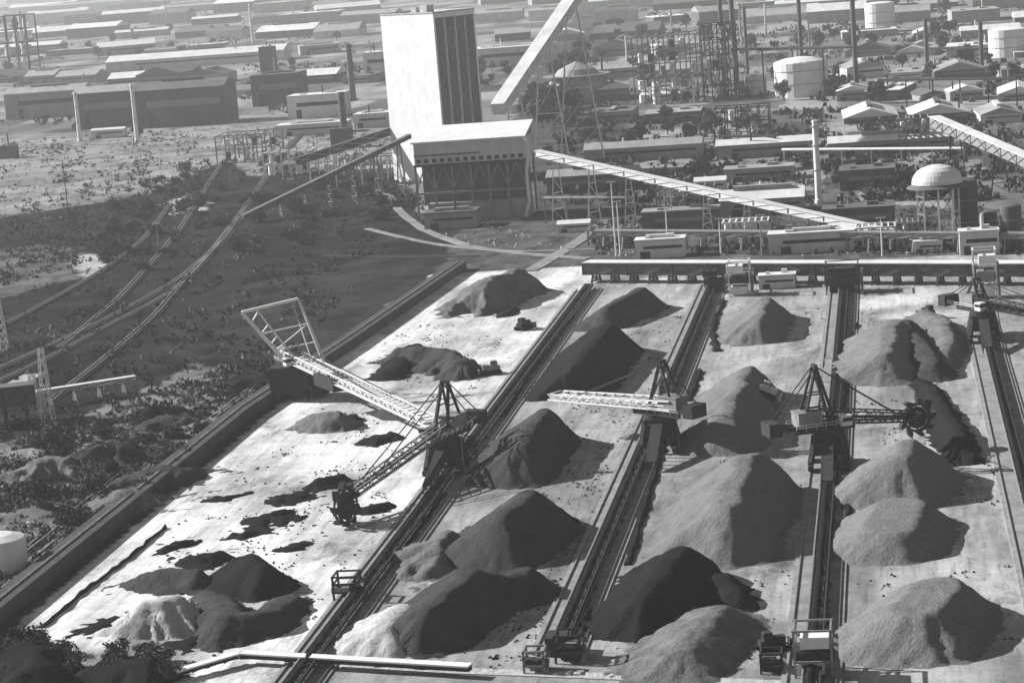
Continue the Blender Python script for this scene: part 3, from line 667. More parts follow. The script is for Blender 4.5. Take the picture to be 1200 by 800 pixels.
gallery('long low conveyor gallery crossing behind all stockyard rows', (p0.x,p0.y,5.2), (p1.x,p1.y,5.2), 6, 4.4, 'wall_dark', 'roof_pale', 26, leg='steel_dark')
p0 = G(700,290); p1 = G(1250,296)
gallery('second low pipe bridge just behind the cross gallery', (p0.x,p0.y,6), (p1.x,p1.y,6), 4, 2, 'steel_mid', 'steel_mid', 22, 'pipe_bridge')
q0 = G(636,262); h0 = HT(636,262,180); q1 = G(1055,285)
gallery('long inclined conveyor rising left to the trestle house', (q0.x,q0.y,h0), (q1.x,q1.y,3), 3.2, 2.6, 'steel_light', 'roof_pale', 9, 'inclined_conveyor', 'steel_light', .45)
r0 = G(592,228); hr = HT(592,228,128); r1 = G(700,190); hr1 = HT(700,190,-20)
gallery('steep pale inclined gallery climbing right from behind the trestle house', (r0.x,r0.y,hr), (r1.x,r1.y,hr1), 7, 6, 'white', 'roof_pale', 3, 'inclined_gallery', 'steel_light', .8)
p0 = G(1098,205); p1 = G(1260,250); 
gallery('inclined gallery sloping down to the right edge behind the domed tower', (p0.x,p0.y,HT(1098,205,142)), (p1.x,p1.y,HT(1260,250,212)), 5, 4.5, 'steel_mid', 'roof_pale', 3, 'inclined_gallery', 'steel_dark')
p0 = G(486,230); p1 = G(285,262)
gallery('dark inclined conveyor falling left from the trestle house', (p0.x,p0.y,HT(486,230,160)), (p1.x,p1.y,3), 2.6, 2.0, 'wall_dark', 'roof_dark', 7, 'inclined_conveyor', 'steel_mid')
p0 = G(470,212); p1 = G(350,222)
gallery('upper dark lattice conveyor left of the trestle house', (p0.x,p0.y,HT(470,212,152)), (p1.x,p1.y,HT(350,222,190)), 4, 4, 'wall_dark', 'roof_dark', 4, 'inclined_conveyor', 'steel_light')
p0 = G(205,797); p1 = G(285,777); p2 = G(552,793)
gallery('low cross conveyor along the bottom edge of the yard', (p1.x,p1.y,1.6), (p2.x,p2.y,1.6), 1.5, .8, 'steel_dark', 'steel_light', 14, 'cross_conveyor', 'steel_dark', .35)
gallery('short bent feeder conveyor left of the low cross conveyor', (p0.x,p0.y,1.2), (p1.x-1.0,p1.y,1.5), 1.2, .7, 'steel_dark', 'steel_light', 5, 'cross_conveyor', 'steel_dark', .3)
p0 = G(45,478); p1 = G(160,458)
gallery('thin pale conveyor on the waste ground right of the lattice posts', (p0.x,p0.y,4.5), (p1.x,p1.y,4), 1.6, 1.2, 'steel_light', 'steel_light', 4, 'inclined_conveyor', 'steel_mid', .3)
p0 = G(-30,500); p1 = G(45,492)
gallery('black covered conveyor entering from the left edge', (p0.x,p0.y,8), (p1.x,p1.y,8), 6, 6, 'wall_dark', 'roof_dark', 3, leg='steel_dark')

# ------------------------------------------------------------------ buildings
def shed(label, u0, u1, vb, vt, dep, wall='wall_mid', roof='roof_mid', kind='gable', cat='shed', group=None, win=True, name='shed', rz=0.0):
    a = G(u0, vb); b = G(u1, vb); wd = (b.x-a.x); h = HT((u0+u1)/2, vb, vt); y = (a.y+b.y)/2
    t = thing(name, label, cat, ((a.x+b.x)/2, y+dep/2, 0), rz, group)
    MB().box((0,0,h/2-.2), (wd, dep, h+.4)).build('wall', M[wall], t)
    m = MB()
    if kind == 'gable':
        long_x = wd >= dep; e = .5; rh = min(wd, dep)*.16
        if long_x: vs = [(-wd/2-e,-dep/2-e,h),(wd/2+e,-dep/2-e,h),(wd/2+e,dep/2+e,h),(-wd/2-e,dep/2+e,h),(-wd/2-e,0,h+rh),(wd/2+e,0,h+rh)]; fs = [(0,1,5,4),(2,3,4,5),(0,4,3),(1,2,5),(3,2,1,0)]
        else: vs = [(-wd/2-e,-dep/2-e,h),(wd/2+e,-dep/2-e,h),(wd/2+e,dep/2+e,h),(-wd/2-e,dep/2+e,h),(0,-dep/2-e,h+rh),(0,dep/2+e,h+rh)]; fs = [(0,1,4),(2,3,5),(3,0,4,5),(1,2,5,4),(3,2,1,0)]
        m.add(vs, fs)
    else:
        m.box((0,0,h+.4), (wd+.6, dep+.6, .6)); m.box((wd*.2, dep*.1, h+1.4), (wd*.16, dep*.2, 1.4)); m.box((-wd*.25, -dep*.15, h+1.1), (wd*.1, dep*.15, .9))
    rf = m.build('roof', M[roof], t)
    q = random.Random(len(label)*7+int(u0)); mm = MB()
    if wd > 16 and q.random() < .6:
        zz = h+(min(wd, dep)*.16 if kind == 'gable' else .6); mm.box((0, 0, zz+.5), (wd*q.uniform(.4, .8), min(3.5, dep*.2), 1.8) if wd >= dep else (3, dep*.6, 1.8)); mm.build('roof_monitor', M[wall], rf)
    if q.random() < .45:
        x_, y_ = wd*q.uniform(-.4,.4), dep*q.uniform(-.3,.3); MB().cyl((x_, y_, h*.8), (x_, y_, h+q.uniform(4, 10)), .6, .5, 8).build('vent_pipe', M[q.choice(('steel_light','steel_dark'))], rf)
    if win:
        mw = MB(); mw.box((wd*.06, -dep/2-.03, h*.62), (wd*.78, .12, h*.17)); mw.build('window_band', M['glass' if wall != 'wall_dark' else 'steel_mid'], t)
        MB().box((-wd*.3, -dep/2-.04, h*.2), (min(4, wd*.2), .14, h*.4)).build('door', M['steel_dark'], t)
    return t
shed('bright white cabin directly behind the left end of the cross gallery', 746,802,302,282,9,'white','white','flat',cat='cabin')
shed('long pale flat building behind the middle of the cross gallery', 902,1002,296,274,10,'wall_pale','roof_pale','flat',cat='building',name='building')
shed('low white shed before the cross gallery heading the grey ore row', 890,932,338,324,6,'white','white','flat')
shed('pale roofed long hall left of the white chimney', 846,942,252,233,22,'wall_mid','roof_pale','gable',cat='hall',name='hall')
shed('dark open shed behind the left half of the cross gallery', 755,842,272,248,12,'wall_dark','roof_mid','flat')
shed('dark low building right of the white chimney', 965,1050,270,245,12,'wall_dark','roof_dark','flat',cat='building',name='building')
shed('pale hut at the right end behind the cross gallery', 1125,1172,298,272,8,'wall_pale','roof_pale','flat',cat='hut')
shed('small pale hut beside the foot of the domed tower', 1072,1105,296,284,7,'wall_pale','roof_pale','flat',cat='hut')
shed('small pale shed left of the head of the first conveyor', 655,690,272,262,8,'wall_pale','roof_pale','gable')
shed('low dark workshop below the trestle house', 500,556,268,250,14,'wall_mid','roof_dark','flat',cat='workshop')

# trestle house
def trestle_house():
    a = G(492,262); b = G(612,262); wd = b.x-a.x; hr = HT(550,262,166); k = hr/96.0
    t = thing('trestle_house', 'big building with bright sloping roof raised on a dark trestle beside the white tower', 'building', ((a.x+b.x)/2, a.y, 0))
    dep = 26.0
    z0 = hr*.72
    MB().box((0,dep/2,(z0+hr)/2), (wd,dep,hr-z0)).build('upper_wall', M['wall_pale'], t)
    m = MB(); e = 1.0
    vs = [(-wd/2-e,-e,hr),(wd/2+e,-e,hr),(wd/2+e,dep+e,hr+5),(-wd/2-e,dep+e,hr+5)]; vs += [(x,y,z-.8) for x,y,z in vs]
    m.add(vs, [(0,1,2,3),(7,6,5,4),(0,4,5,1),(1,5,6,2),(2,6,7,3),(3,7,4,0)]); m.build('roof', M['white'], t)
    m = MB(); m.add([(-wd/2,dep,hr-.7),(wd/2,dep,hr-.7),(wd/2,dep,hr+4),(-wd/2,dep,hr+4),(-wd/2,0.1,hr-.7),(wd/2,.1,hr-.7)], [(0,1,2,3),(4,0,3),(1,5,2)]); m.build('gable_wall', M['wall_mid'], t)
    n = 14
    for i in range(n): MB().box((-wd/2+(i+.5)*wd/n, -.05, z0+1.6), (wd/n*.55, .2, 1.8)).build('window', M['glass'], t)
    m = MB(); m.box((0,-.4,z0-.5),(wd+1,1,1.0)); m.box((-wd*.2,-.4,z0+4.2),(wd*.6,.9,.5)); m.build('ledge', M['steel_dark'], t)
    m = MB(); nb = 6
    for i in range(nb+1):
        x = -wd/2+i*wd/nb
        for y in (.5, dep-.5): m.bar((x,y,-.3),(x,y,z0),.9)
        if i < nb:
            x2 = x+wd/nb; m.bar((x,.3,z0*.55),((x+x2)/2,.3,z0-1),.5); m.bar((x2,.3,z0*.55),((x+x2)/2,.3,z0-1),.5)
    m.box((0,.5,z0*.5),(wd,1.1,1)); m.build('trestle', M['steel_mid'], t)
    MB().box((0,dep*.6,z0*.62),(wd*.94,dep*.6,z0*.7)).build('hopper_wall', M['wall_dark'], t)
    MB().box((2,dep*.4,z0*.16),(wd*.9,dep*.7,z0*.32)).build('lower_wall', M['wall_mid'], t)
    return t, wd, hr
th, thw, thr = trestle_house()
# bent white pipe on its right corner
c = Vector((th.location.x+thw/2+1.2, th.location.y-1.5, 0)); m = MB()
pp = [(0,0,thr-1),(1.6,0,thr*.86),(.4,0,thr*.7),(-.6,0,thr*.55),(-.3,0,thr*.2),(-2.5,0,.5)]
for a_, b_ in zip(pp, pp[1:]): m.cyl(a_, b_, .75, n=10)
tag(m.build('downpipe', M['white'], None, c), 'crooked white pipe running down the right corner of the trestle house', 'pipe')

# white tower
def tower():
    p = G(524, 216); h = HT(524, 216, 16); al = math.radians(140); ar = math.radians(47)
    k = PXM(524, 216); L1 = 76*k/abs(math.cos(al)); L2 = 41*k/abs(math.cos(ar))
    e1 = Vector((math.cos(al), math.sin(al), 0)); e2 = Vector((math.cos(ar), math.sin(ar), 0))
    t = thing('tower', 'tall tower with blank bright left face and shade painted on its right face', 'tower', p)
    q = [Vector((0,0,0)), e2*L2, e2*L2+e1*L1, e1*L1]
    MB().add([(*v[:2], -.5) for v in q]+[(*v[:2], h) for v in q], [(3,2,1,0),(4,5,6,7),(0,1,5,4),(1,2,6,5),(2,3,7,6),(3,0,4,7)]).build('wall', M['white'], t)
    m = MB(); rz = al-PI
    ctr = (q[1]+q[3])/2
    for i in range(4):
        a, b = q[i], q[(i+1) % 4]; m.bar(a+Vector((0,0,h+.4)), b+Vector((0,0,h+.4)), .6, .8)
    m.box((ctr.x, ctr.y, h+2), (6,5,4), al); m.box((ctr.x+e1.x*9, ctr.y+e1.y*9, h+1.5), (4,4,3), al); m.build('parapet', M['concrete'], t)
    m = MB()
    for s in (.25,.5,.75):
        c = e2*(L2*s); n = Vector((e2.y,-e2.x,0)); m.bar(c+n*.1+Vector((0,0,3)), c+n*.1+Vector((0,0,h-2)), .5, .4)
    m.build('pilaster', M['concrete'], t)
    for s0, s1 in ((.04,.23),(.28,.48),(.53,.73),(.77,.96)):       # dark strips added between the pilasters to deepen the shade on this face
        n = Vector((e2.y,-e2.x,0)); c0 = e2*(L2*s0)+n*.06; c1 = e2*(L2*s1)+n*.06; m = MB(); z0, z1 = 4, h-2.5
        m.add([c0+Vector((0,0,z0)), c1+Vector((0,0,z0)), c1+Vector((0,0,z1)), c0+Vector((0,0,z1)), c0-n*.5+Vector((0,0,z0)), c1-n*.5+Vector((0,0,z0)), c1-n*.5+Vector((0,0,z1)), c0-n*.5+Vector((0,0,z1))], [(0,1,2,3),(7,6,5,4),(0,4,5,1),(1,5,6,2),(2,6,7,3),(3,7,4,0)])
        m.build('shade_strip', M['painted_shade'], t)
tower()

# chimneys, stacks and poles
def stack(label, u, vb, vt, wpx, mat='white', cat='chimney', name='chimney', group=None, band=True, taper=.8):
    p = G(u, vb); h = HT(u, vb, vt); r = wpx*PXM(u, vb)/2
    m = MB(); m.lathe([(r*1.25,-.4),(r*1.25,1.5),(r,2),(r*(1+taper)/2,h*.5),(r*taper,h-1),(r*taper*1.12,h-1),(r*taper*1.12,h)], 16)
    o = m.build(name, M[mat], None, p, smooth=False)
    if band:
        m = MB()
        for z in (h*.4, h*.7, h*.93): m.lathe([(r*1.05+.5,z-.12),(r*1.05+.5,z+.12)], 16)
        m.build('gallery_ring', M['steel_mid'], o)
    return tag(o, label, cat, group)
stack('white chimney standing behind the middle of the yard', 960, 238, 141, 8, 'white')
stack('short dark twin flue right of the white chimney', 988, 262, 226, 5, 'steel_dark', 'flue', 'flue')
stack('slim grey flue right next to the short dark flue', 996, 262, 230, 4, 'steel_mid', 'flue', 'flue')
stack('right one of two white poles on the far left ground', 161, 166, 98, 5, 'white', 'stack', 'stack', 'white stacks on the left')
stack('left one of two white poles on the far left ground', 94, 166, 108, 5, 'white', 'stack', 'stack', 'white stacks on the left')
stack('leaning looking white stack beside the dark block in the top left corner', 29, 75, 14, 5, 'white', 'stack', 'stack')
stack('thin white stack above the far pale sheds left of the tower', 297, 58, 4, 3, 'white', 'stack', 'stack')
stack('upper dark stack between the pale roofs and the tower', 414, 118, 52, 8, 'wall_dark', 'stack', 'stack')
stack('lower dark stack on a square dark base left of the tower', 405, 172, 108, 9, 'wall_dark', 'stack', 'stack')
shed('square dark base house at the foot of the lower dark stack', 390,410,174,152,9,'wall_dark','roof_dark','flat',cat='house',win=False,name='boiler_house')
def pole(label, u, vb, vt, mat='steel_mid', arm=True, group='lamp posts'):
    p = G(u, vb); h = HT(u, vb, vt); t = thing('lamp_post', label, 'lamp post', p, 0, group)
    MB().cyl((0,0,-.3),(0,0,h),.35,.18,8).build('post', M[mat], t)
    m = MB(); m.bar((-1.2,0,h),(1.2,0,h),.22); m.box((-1.3,0,h-.1),(.9,.5,.3)); m.box((1.3,0,h-.1),(.9,.5,.3)); m.build('lamp_head', M['steel_light'], t)
pole('tall thin lamp post on the dark ground at the left', 84, 285, 188, 'steel_dark')
pole('lamp post left of the white cabin behind the cross gallery', 722, 300, 213, 'steel_light')
pole('second lamp post right of the first one by the white cabin', 727, 298, 236, 'steel_light')
pole('lamp post in front of the dark open shed', 783, 292, 240, 'steel_light')
pole('lamp post between the dark open shed and the long hall', 845, 298, 256, 'steel_light')
pole('lamp post left of the long pale flat building', 893, 300, 252, 'steel_mid')
pole('lamp post in the dark area between hall and domed tower', 1034, 300, 255, 'steel_light')
pole('curl topped lamp post by the railway on the left', 186, 290, 262, 'steel_mid')
def lattice(label, u, vb, vt, w_=3.2):
    p = G(u, vb); h = HT(u, vb, vt); m = MB(); n = 6
    for sx_ in (-1,1):
        for sy_ in (-1,1): m.bar((sx_*w_/2,sy_*w_/2,-.3),(sx_*w_*.2,sy_*w_*.2,h),.3)
    for k in range(n):
        a = k/n; b = (k+1)/n; wa = w_/2*(1-a)+w_*.2*a; wb = w_/2*(1-b)+w_*.2*b
        for (x1,y1,x2,y2) in ((-1,-1,1,-1),(1,-1,1,1),(1,1,-1,1),(-1,1,-1,-1)):
            m.bar((x1*wa,y1*wa,h*a),(x2*wb,y2*wb,h*b),.18); m.bar((x1*wa,y1*wa,h*a),(x2*wa,y2*wa,h*a),.18)
    o = m.build('lattice_mast', M['steel_light'], None, p); tag(o, label, 'mast', 'lattice masts on the waste ground')
lattice('left one of two lattice masts by the railway at the left edge', 43, 492, 438)
lattice('right and taller one of two lattice masts by the railway at the left edge', 57, 494, 408)
lattice('small lattice mast beside the black covered conveyor', 4, 410, 352)

# white tank at the lower left
p = G(4, 668); m = MB(); m.lathe([(5.6,-.3),(5.6,7),(5.4,7.4),(2.8,8.3),(.3,8.7)], 32)
o = m.build('storage_tank', M['white'], None, p, smooth=False); tag(o, 'round white tank cut by the left edge near the waste ground', 'tank')
MB().box((0,-5.75,3.6),(.5,.3,7)).build('ladder', M['steel_mid'], o)

# domed tower and silos on the right
def domed_tower():
    p = G(1102, 290); h = HT(1102, 290, 208); k = PXM(1102, 290); r = 26*k
    t = thing('domed_tower', 'pale domed tower on tall steel legs behind the right end of the cross gallery', 'tower', p)
    m = MB(); m.lathe([(r*.92,h-2),(r*1.12,h-2),(r*1.1,h-.5),(r*1.0,h+1.3),(r*.85,h+2.8),(r*.6,h+4.0),(r*.25,h+4.8),(.2,h+5.0)], 40); m.build('dome', M['roof_pale'], t, smooth=False)
    m = MB(); m.lathe([(r*1.35,h-3.6),(r*1.35,h-3.2),(r*1.05,h-2.05)], 28); m.build('eave', M['roof_dark'], t)
    m = MB(); m.lathe([(r*.2,h-8),(r*.8,h-3.65)], 24); m.build('hopper', M['steel_dark'], t)
    for i in range(8):
        a = 2*PI*i/8; MB().bar((r*.9*math.cos(a),r*.9*math.sin(a),-.3),(r*.9*math.cos(a),r*.9*math.sin(a),h-1.9),.6).build('leg', M['steel_light'], t)
    m = MB()
    for z in (h*.25,h*.5,h*.75):
        for i in range(8):
            a, b = 2*PI*i/8, 2*PI*(i+1)/8; m.bar((r*.9*math.cos(a),r*.9*math.sin(a),z),(r*.9*math.cos(b),r*.9*math.sin(b),z),.35)
            m.bar((r*.9*math.cos(a),r*.9*math.sin(a),z),(r*.9*math.cos(b),r*.9*math.sin(b),z+h*.24),.2)
    m.build('bracing', M['steel_mid'], t)
domed_tower()
def silo(label, u, vb, vt, wpx, mat, group=None, cat='silo', name='silo', dome=.25):
    p = G(u, vb); h = HT(u, vb, vt); r = wpx*PXM(u, vb)/2; m = MB()
    m.lathe([(r,-.4),(r,h-r*dome),(r*.95,h-r*dome*.8),(r*.55,h-r*dome*.25),(.3,h)], 24); o = m.build(name, M[mat], None, p)
    for z in (h*.33,h*.66): MB().lathe([(r*1.02,z-.15),(r*1.02,z+.15)], 24).build('hoop', M['steel_mid'], o)
    return tag(o, label, cat, group)
silo('dark block of a silo right behind the domed tower', 1132, 284, 208, 30, 'wall_dark')
silo('black silo near the right edge behind the cross gallery', 1186, 292, 238, 24, 'wall_dark')
silo('smaller black silo between the domed tower and the black silo', 1160, 280, 246, 18, 'wall_dark')
for i, (u, w_) in enumerate(((940, 62),)):
    silo('big bright storage tank in the far plant above the white chimney', u, 112, 66, w_, 'white', cat='tank', name='storage_tank', dome=.2)
silo('small bright tank left of the big bright storage tank', 886, 110, 86, 26, 'white', cat='tank', name='storage_tank')
silo('bright square looking tank near the top edge right of centre', 1032, 38, 2, 34, 'white', cat='tank', name='storage_tank', dome=.1)
silo('bright tank at the upper right edge', 1182, 66, 32, 44, 'white', cat='tank', name='storage_tank', dome=.1)
silo('small white tank among trees near the far inclined gallery', 770, 122, 96, 9, 'white', cat='tank', name='storage_tank')

# process plant: columns and pipe frames
def frame_plant(label, u0, u1, vb, vt, dep, levels, bays, mat='steel_dark'):
    a = G(u0, vb); b = G(u1, vb); h = HT((u0+u1)/2, vb, vt); wd = b.x-a.x
    t = thing('process_frame', label, 'process plant', (a.x, a.y, 0), 0, 'steel process frames of the far plant'); m = MB(); w_ = max(.7, 1.3*PXM(u0, vb))
    for i in range(bays+1):
        x = wd*i/bays
        for y in (0, dep): m.bar((x,y,-.3),(x,y,h),w_)
        for j in range(levels): m.bar((x,0,h*(j+1)/levels),(x,dep,h*(j+1)/levels),w_*.8)
    for j in range(levels):
        z = h*(j+1)/levels
        for y in (0, dep): m.bar((0,y,z),(wd,y,z),w_*.9)
        for i in range(bays):
            if (i+j) % 2: m.bar((wd*i/bays,0,z-h/levels),(wd*(i+1)/bays,0,z),w_*.6)
    m.build('steel_frame', M[mat], t); rr = random.Random(len(label))
    for i in range(bays):
        for j in range(levels):
            if rr.random() < .6:
                q = MB(); s = rr.uniform(.5,.9); q.cyl((wd*(i+.5)/bays,dep*.5,h*j/levels+.3),(wd*(i+.5)/bays,dep*.5,h*(j+s)/levels),wd/bays*rr.uniform(.2,.42),n=12); q.build('vessel', M[rr.choice(('steel_light','steel_mid','steel_dark','white'))], t)
    return t
frame_plant('dense dark process frame left of the small bright tank', 826,862,118,30,30,5,4)
frame_plant('broad cluttered process frame right of the steep inclined gallery', 745,815,124,44,40,5,6,'steel_mid')
frame_plant('low process frame behind the dark open shed', 770,835,245,222,14,2,6,'steel_mid')
frame_plant('light process frame at the foot of the inclined right gallery', 1055,1090,180,140,20,4,4,'steel_mid')
frame_plant('small dark process frame below the big bright tank', 838,900,160,128,20,2,5,'steel_dark')
frame_plant('cluttered machinery yard on the far left ground', 255,310,192,160,30,2,6,'steel_mid')
frame_plant('dark process frame in the top left corner', 0,22,84,20,40,4,3,'steel_dark')
frame_plant('low tangled frame between the second pipe bridge and the long hall',848,900,288,262,12,2,7,'steel_light')
frame_plant('low dark frame in front of the domed tower',1052,1078,294,262,12,3,4,'steel_mid')
frame_plant('low frame around the dark area right of the hall',1004,1050,292,268,12,2,6,'steel_light')
frame_plant('low frame left of the white cabin',690,744,288,270,10,2,6,'steel_mid')
frame_plant('dark frame below the pale building left of the tower',400,470,214,186,14,3,8,'steel_mid')
frame_plant('pale slanting frame yard left of the dark inclined conveyor',310,385,208,180,16,2,8,'steel_light')
def pipe_rack(label, u0, u1, vb, vt, n, mat='steel_dark'):
    a = G(u0, vb); b = G(u1, vb); h = HT((u0+u1)/2, vb, vt); d = Vector((b.x-a.x, b.y-a.y, 0)); t = thing('pipe_rack', label, 'pipe rack', (a.x,a.y,0), 0, 'pipe racks of the far plant'); k = PXM(u0, vb)
    for i in range(n+1):
        p = d*(i/n); MB().bar(p+Vector((0,0,-.3)), p+Vector((0,0,h)), 1.6*k).build('post', M[mat], t)
    for y in (0,3): MB().cyl(Vector((0,y,h))+d*-.01, d+Vector((0,y,h)), 1.3*k, n=8).build('pipe', M[mat], t)
pipe_rack('long pipe rack crossing above the big bright storage tank', 862,1004,112,57,4)
pipe_rack('short pipe rack between two dark columns at the upper right', 1086,1150,82,57,1)
pipe_rack('long dark pipe rack at the upper right below the dark columns', 1032,1192,125,93,5)
pipe_rack('thin pipe rack across the middle of the far plant', 845,910,182,160,3)
pipe_rack('pale pipe rack behind the white chimney', 920,1130,205,175,6,'steel_light')
pipe_rack('pale pipe rack right of the trestle house', 640,745,262,232,4,'steel_mid')
for i, (u, vb, vt, w_) in enumerate(((850,112,-20,5),(863,106,-20,6),(877,100,8,4),(941,100,-20,5),(1004,106,-25,6),(1087,86,22,5),(1151,86,26,5))):
    stack(f'{ORD[i]} from the left of the tall dark columns in the far plant at the upper right', u, vb, vt, w_, 'wall_dark', 'column', 'process_column', 'tall dark columns of the far plant', True, .95)

# far works on the left
shed('long pale shed with bright roof in the far left works', 158,305,78,66,40,'wall_pale','roof_pale','gable')
shed('dark block with a stub tower in the far left works', 302,346,124,88,34,'wall_dark','roof_dark','flat',cat='building',name='building')
shed('dark stub tower behind the dark block of the far left works', 308,320,92,56,16,'wall_dark','roof_dark','flat',cat='tower',win=False,name='stub_tower')
shed('bright white building right of the dark block of the far left works', 344,398,138,112,26,'white','roof_pale','flat',cat='building',name='building')
shed('pale low building in front of the bright white building', 330,400,158,146,18,'wall_pale','roof_pale','flat',cat='building',name='building')
shed('pale building just left of the white tower', 418,452,150,134,20,'wall_pale','white','flat',cat='building',name='building')
shed('bright low hall behind the gap between the tower and the steep gallery', 556,640,78,56,40,'wall_pale','white','flat',cat='hall',name='hall')
shed('pale hall right behind the tower', 430,452,88,62,30,'white','roof_pale','flat',cat='hall',name='hall')
shed('dark wide shed behind the left white pole', 98,158,150,108,30,'wall_dark','roof_mid','gable')
shed('dark wide shed behind the right white pole', 168,255,148,104,36,'wall_dark','roof_dark','gable')
shed('grey long shed left of the left white pole', 20,88,138,108,30,'wall_mid','roof_mid','gable')
shed('small pale hut on the far left ground below the white poles', 112,142,162,152,8,'wall_pale','roof_pale','gable',cat='hut')
shed('small dark hut at the left edge below the far sheds', 2,16,186,172,8,'wall_dark','roof_dark','flat',cat='hut',win=False)
shed('long pale shed behind the white chimney, left half', 842,952,184,168,16,'wall_mid','roof_pale','gable')
shed('long pale shed behind the white chimney, right half', 972,1120,180,164,18,'wall_mid','roof_pale','gable')
shed('grey flat shed between long pale shed and the hall', 850,930,212,198,16,'wall_mid','roof_mid','flat')
shed('dark flat shed right of the white chimney in the middle distance', 985,1050,222,200,20,'wall_dark','roof_dark','flat')
shed('grey long shed left of the middle distance frames', 690,820,188,172,18,'wall_mid','roof_mid','gable')
shed('dark long shed right of the trestle house', 645,745,225,205,18,'wall_dark','roof_mid','gable')
shed('pale small shed in the middle distance before the chimney', 815,850,225,212,10,'wall_pale','roof_pale','gable')

# rows of far sheds up to the top of the picture
taken = [(440,570),(895,975),(820,870)]
def far_row(side, u0, u1, vb, idx, seed):
    rr = random.Random(seed); u = u0+rr.uniform(0, 12); n = 0
    rows = 'nearest second third fourth fifth sixth seventh eighth'.split()
    while u < u1-20:
        wpx = rr.uniform(26, 74) if side == 'on the right' else rr.uniform(24, 50); gap = rr.uniform(4, 22) if side == 'on the right' else rr.uniform(6, 34)
        if any(u < b and u+wpx > a for a, b in taken) and vb > 40: u += 20; continue
        k = PXM(u, vb); hp = rr.uniform(5, 14)*(1 if vb > 20 else .8)
        tone = rr.choice(('pale','grey','dark','pale','grey')); kind = rr.choice(('gable','flat','gable'))
        rt = {'pale':'roof_pale','grey':'roof_mid','dark':'roof_dark'}[tone]; wl = rr.choice(('wall_mid','wall_dark','wall_pale','wall_mid'))
        shed(f'{tone} {"pitched" if kind=="gable" else "flat"} roof shed, {ORD[n]} from left in {rows[idx]} far shed row {side}', u, u+wpx, vb, vb-hp, rr.uniform(22, 60), wl, rt, kind, group=f'far sheds {side}', win=vb > 60, rz=rr.choice((0, 0, .12, -.2, .3, -.1)) if wpx < 50 else rr.uniform(-.06, .06))
        u += wpx+gap; n += 1
for i, vb in enumerate((144, 118, 92, 66, 44, 26, 10, -6)):
    far_row('on the right', 690, 1215, vb, i, 100+i)
for i, vb in enumerate((98, 64, 44, 28, 14, 0)):
    far_row('on the left', -20, 445, vb, i, 200+i)
for i, vb in enumerate((48, 24, 4, -10)):
    far_row('behind the tower', 556, 690, vb, i, 300+i)
rr = random.Random(5)
for i in range(18):
    u = 705+i*28+rr.uniform(-8, 8); vb = rr.uniform(20, 130); ht = rr.uniform(14, 40)
    stack(f'slender far stack, {ORD[i]} from the left among those of the right plant', u, vb, vb-ht, rr.uniform(1.8, 3), rr.choice(('steel_light','steel_mid','wall_dark')), 'stack', 'stack', 'slender stacks of the right plant', False)
for i in range(10):
    u = 20+i*42+rr.uniform(-10, 10); vb = rr.uniform(30, 130); ht = rr.uniform(12, 30)
    stack(f'slender far stack, {ORD[i]} from the left among those of the left works', u, vb, vb-ht, rr.uniform(1.8, 3), rr.choice(('steel_light','steel_mid','wall_dark')), 'stack', 'stack', 'slender stacks of the left works', False)
silo('half round grey roof of a tank beyond the far inclined gallery', 678, 118, 72, 78, 'roof_mid', cat='tank', name='storage_tank', dome=.9)

# ------------------------------------------------------------------ trees and scrub
def crown(n, rx, rz_, z0, leaf, clumps, seed):
    r = random.Random(seed); m = MB(); cs = []
    for _ in range(clumps):
        a = r.uniform(0, 2*PI); q = r.random()**.5*rx*.75; cs.append((q*math.cos(a), q*math.sin(a), z0+rz_*r.uniform(.15,.95), rx*r.uniform(.28,.5)))
    for _ in range(n):
        c = r.choice(cs); d = Vector((r.gauss(0,1), r.gauss(0,1), r.gauss(0,.8))).normalized()*(c[3]*r.random()**.4)
        p = Vector(c[:3])+d; s = leaf*r.uniform(.5,1.2); e1 = Vector((r.gauss(0,1),r.gauss(0,1),r.gauss(0,1))).normalized(); e2 = e1.cross(Vector((r.gauss(0,1),r.gauss(0,1),r.gauss(0,1)))).normalized()
        m.add([p-e1*s-e2*s*.6, p+e1*s-e2*s*.6, p+e1*s+e2*s*.6, p-e1*s+e2*s*.6], [(0,1,2,3)])
    return m
def make_tree(seed, hgt, mat, label, group):
    t = thing('tree', label, 'tree', (0,0,0), 0, group); r = random.Random(seed); m = MB(); m.cyl((0,0,-.3),(0,0,hgt*.55),.4,.2,8)
    for _ in range(5):
        a = r.uniform(0,2*PI); m.cyl((0,0,hgt*r.uniform(.25,.5)),(2.4*math.cos(a),2.4*math.sin(a),hgt*r.uniform(.6,.8)),.18,.06,6)
    m.build('trunk', M['bark'], t); crown(800, hgt*.44, hgt*.75, hgt*.22, .42, 18, seed).build('crown', M[mat], t); return t
def make_bush(seed, label, group):
    r = random.Random(seed); b = crown(800, 2.6, 2.6, 0, .2, 13, seed)
    for _ in range(4): a = r.uniform(0,2*PI); b.cyl((0,0,-.2),(1.3*math.cos(a),1.3*math.sin(a),1.8),.1,.04,5)
    o = b.build('bush', M[r.choice(('leaf','leaf','leaf2'))]); return tag(o, label, 'bush', group)
def scatter(proto, poly, n, smin, smax, seed, label, group):
    r = random.Random(seed); us = [p[0] for p in poly]; vs = [p[1] for p in poly]; k = 0; tries = 0
    while k < n and tries < 5000:
        tries += 1; u, v = r.uniform(min(us), max(us)), r.uniform(min(vs), max(vs))
        if not inpoly(np.array([u]), np.array([v]), poly)[0]: continue
        o = copy_tree(r.choice(proto)); p = G(u, v); s = r.uniform(smin, smax); o.location = (p.x, p.y, -.1); o.scale = (s, s, s*r.uniform(.8,1.2)); o.rotation_euler.z = r.uniform(0, 2*PI)
        o['label'] = label; o['group'] = group; k += 1
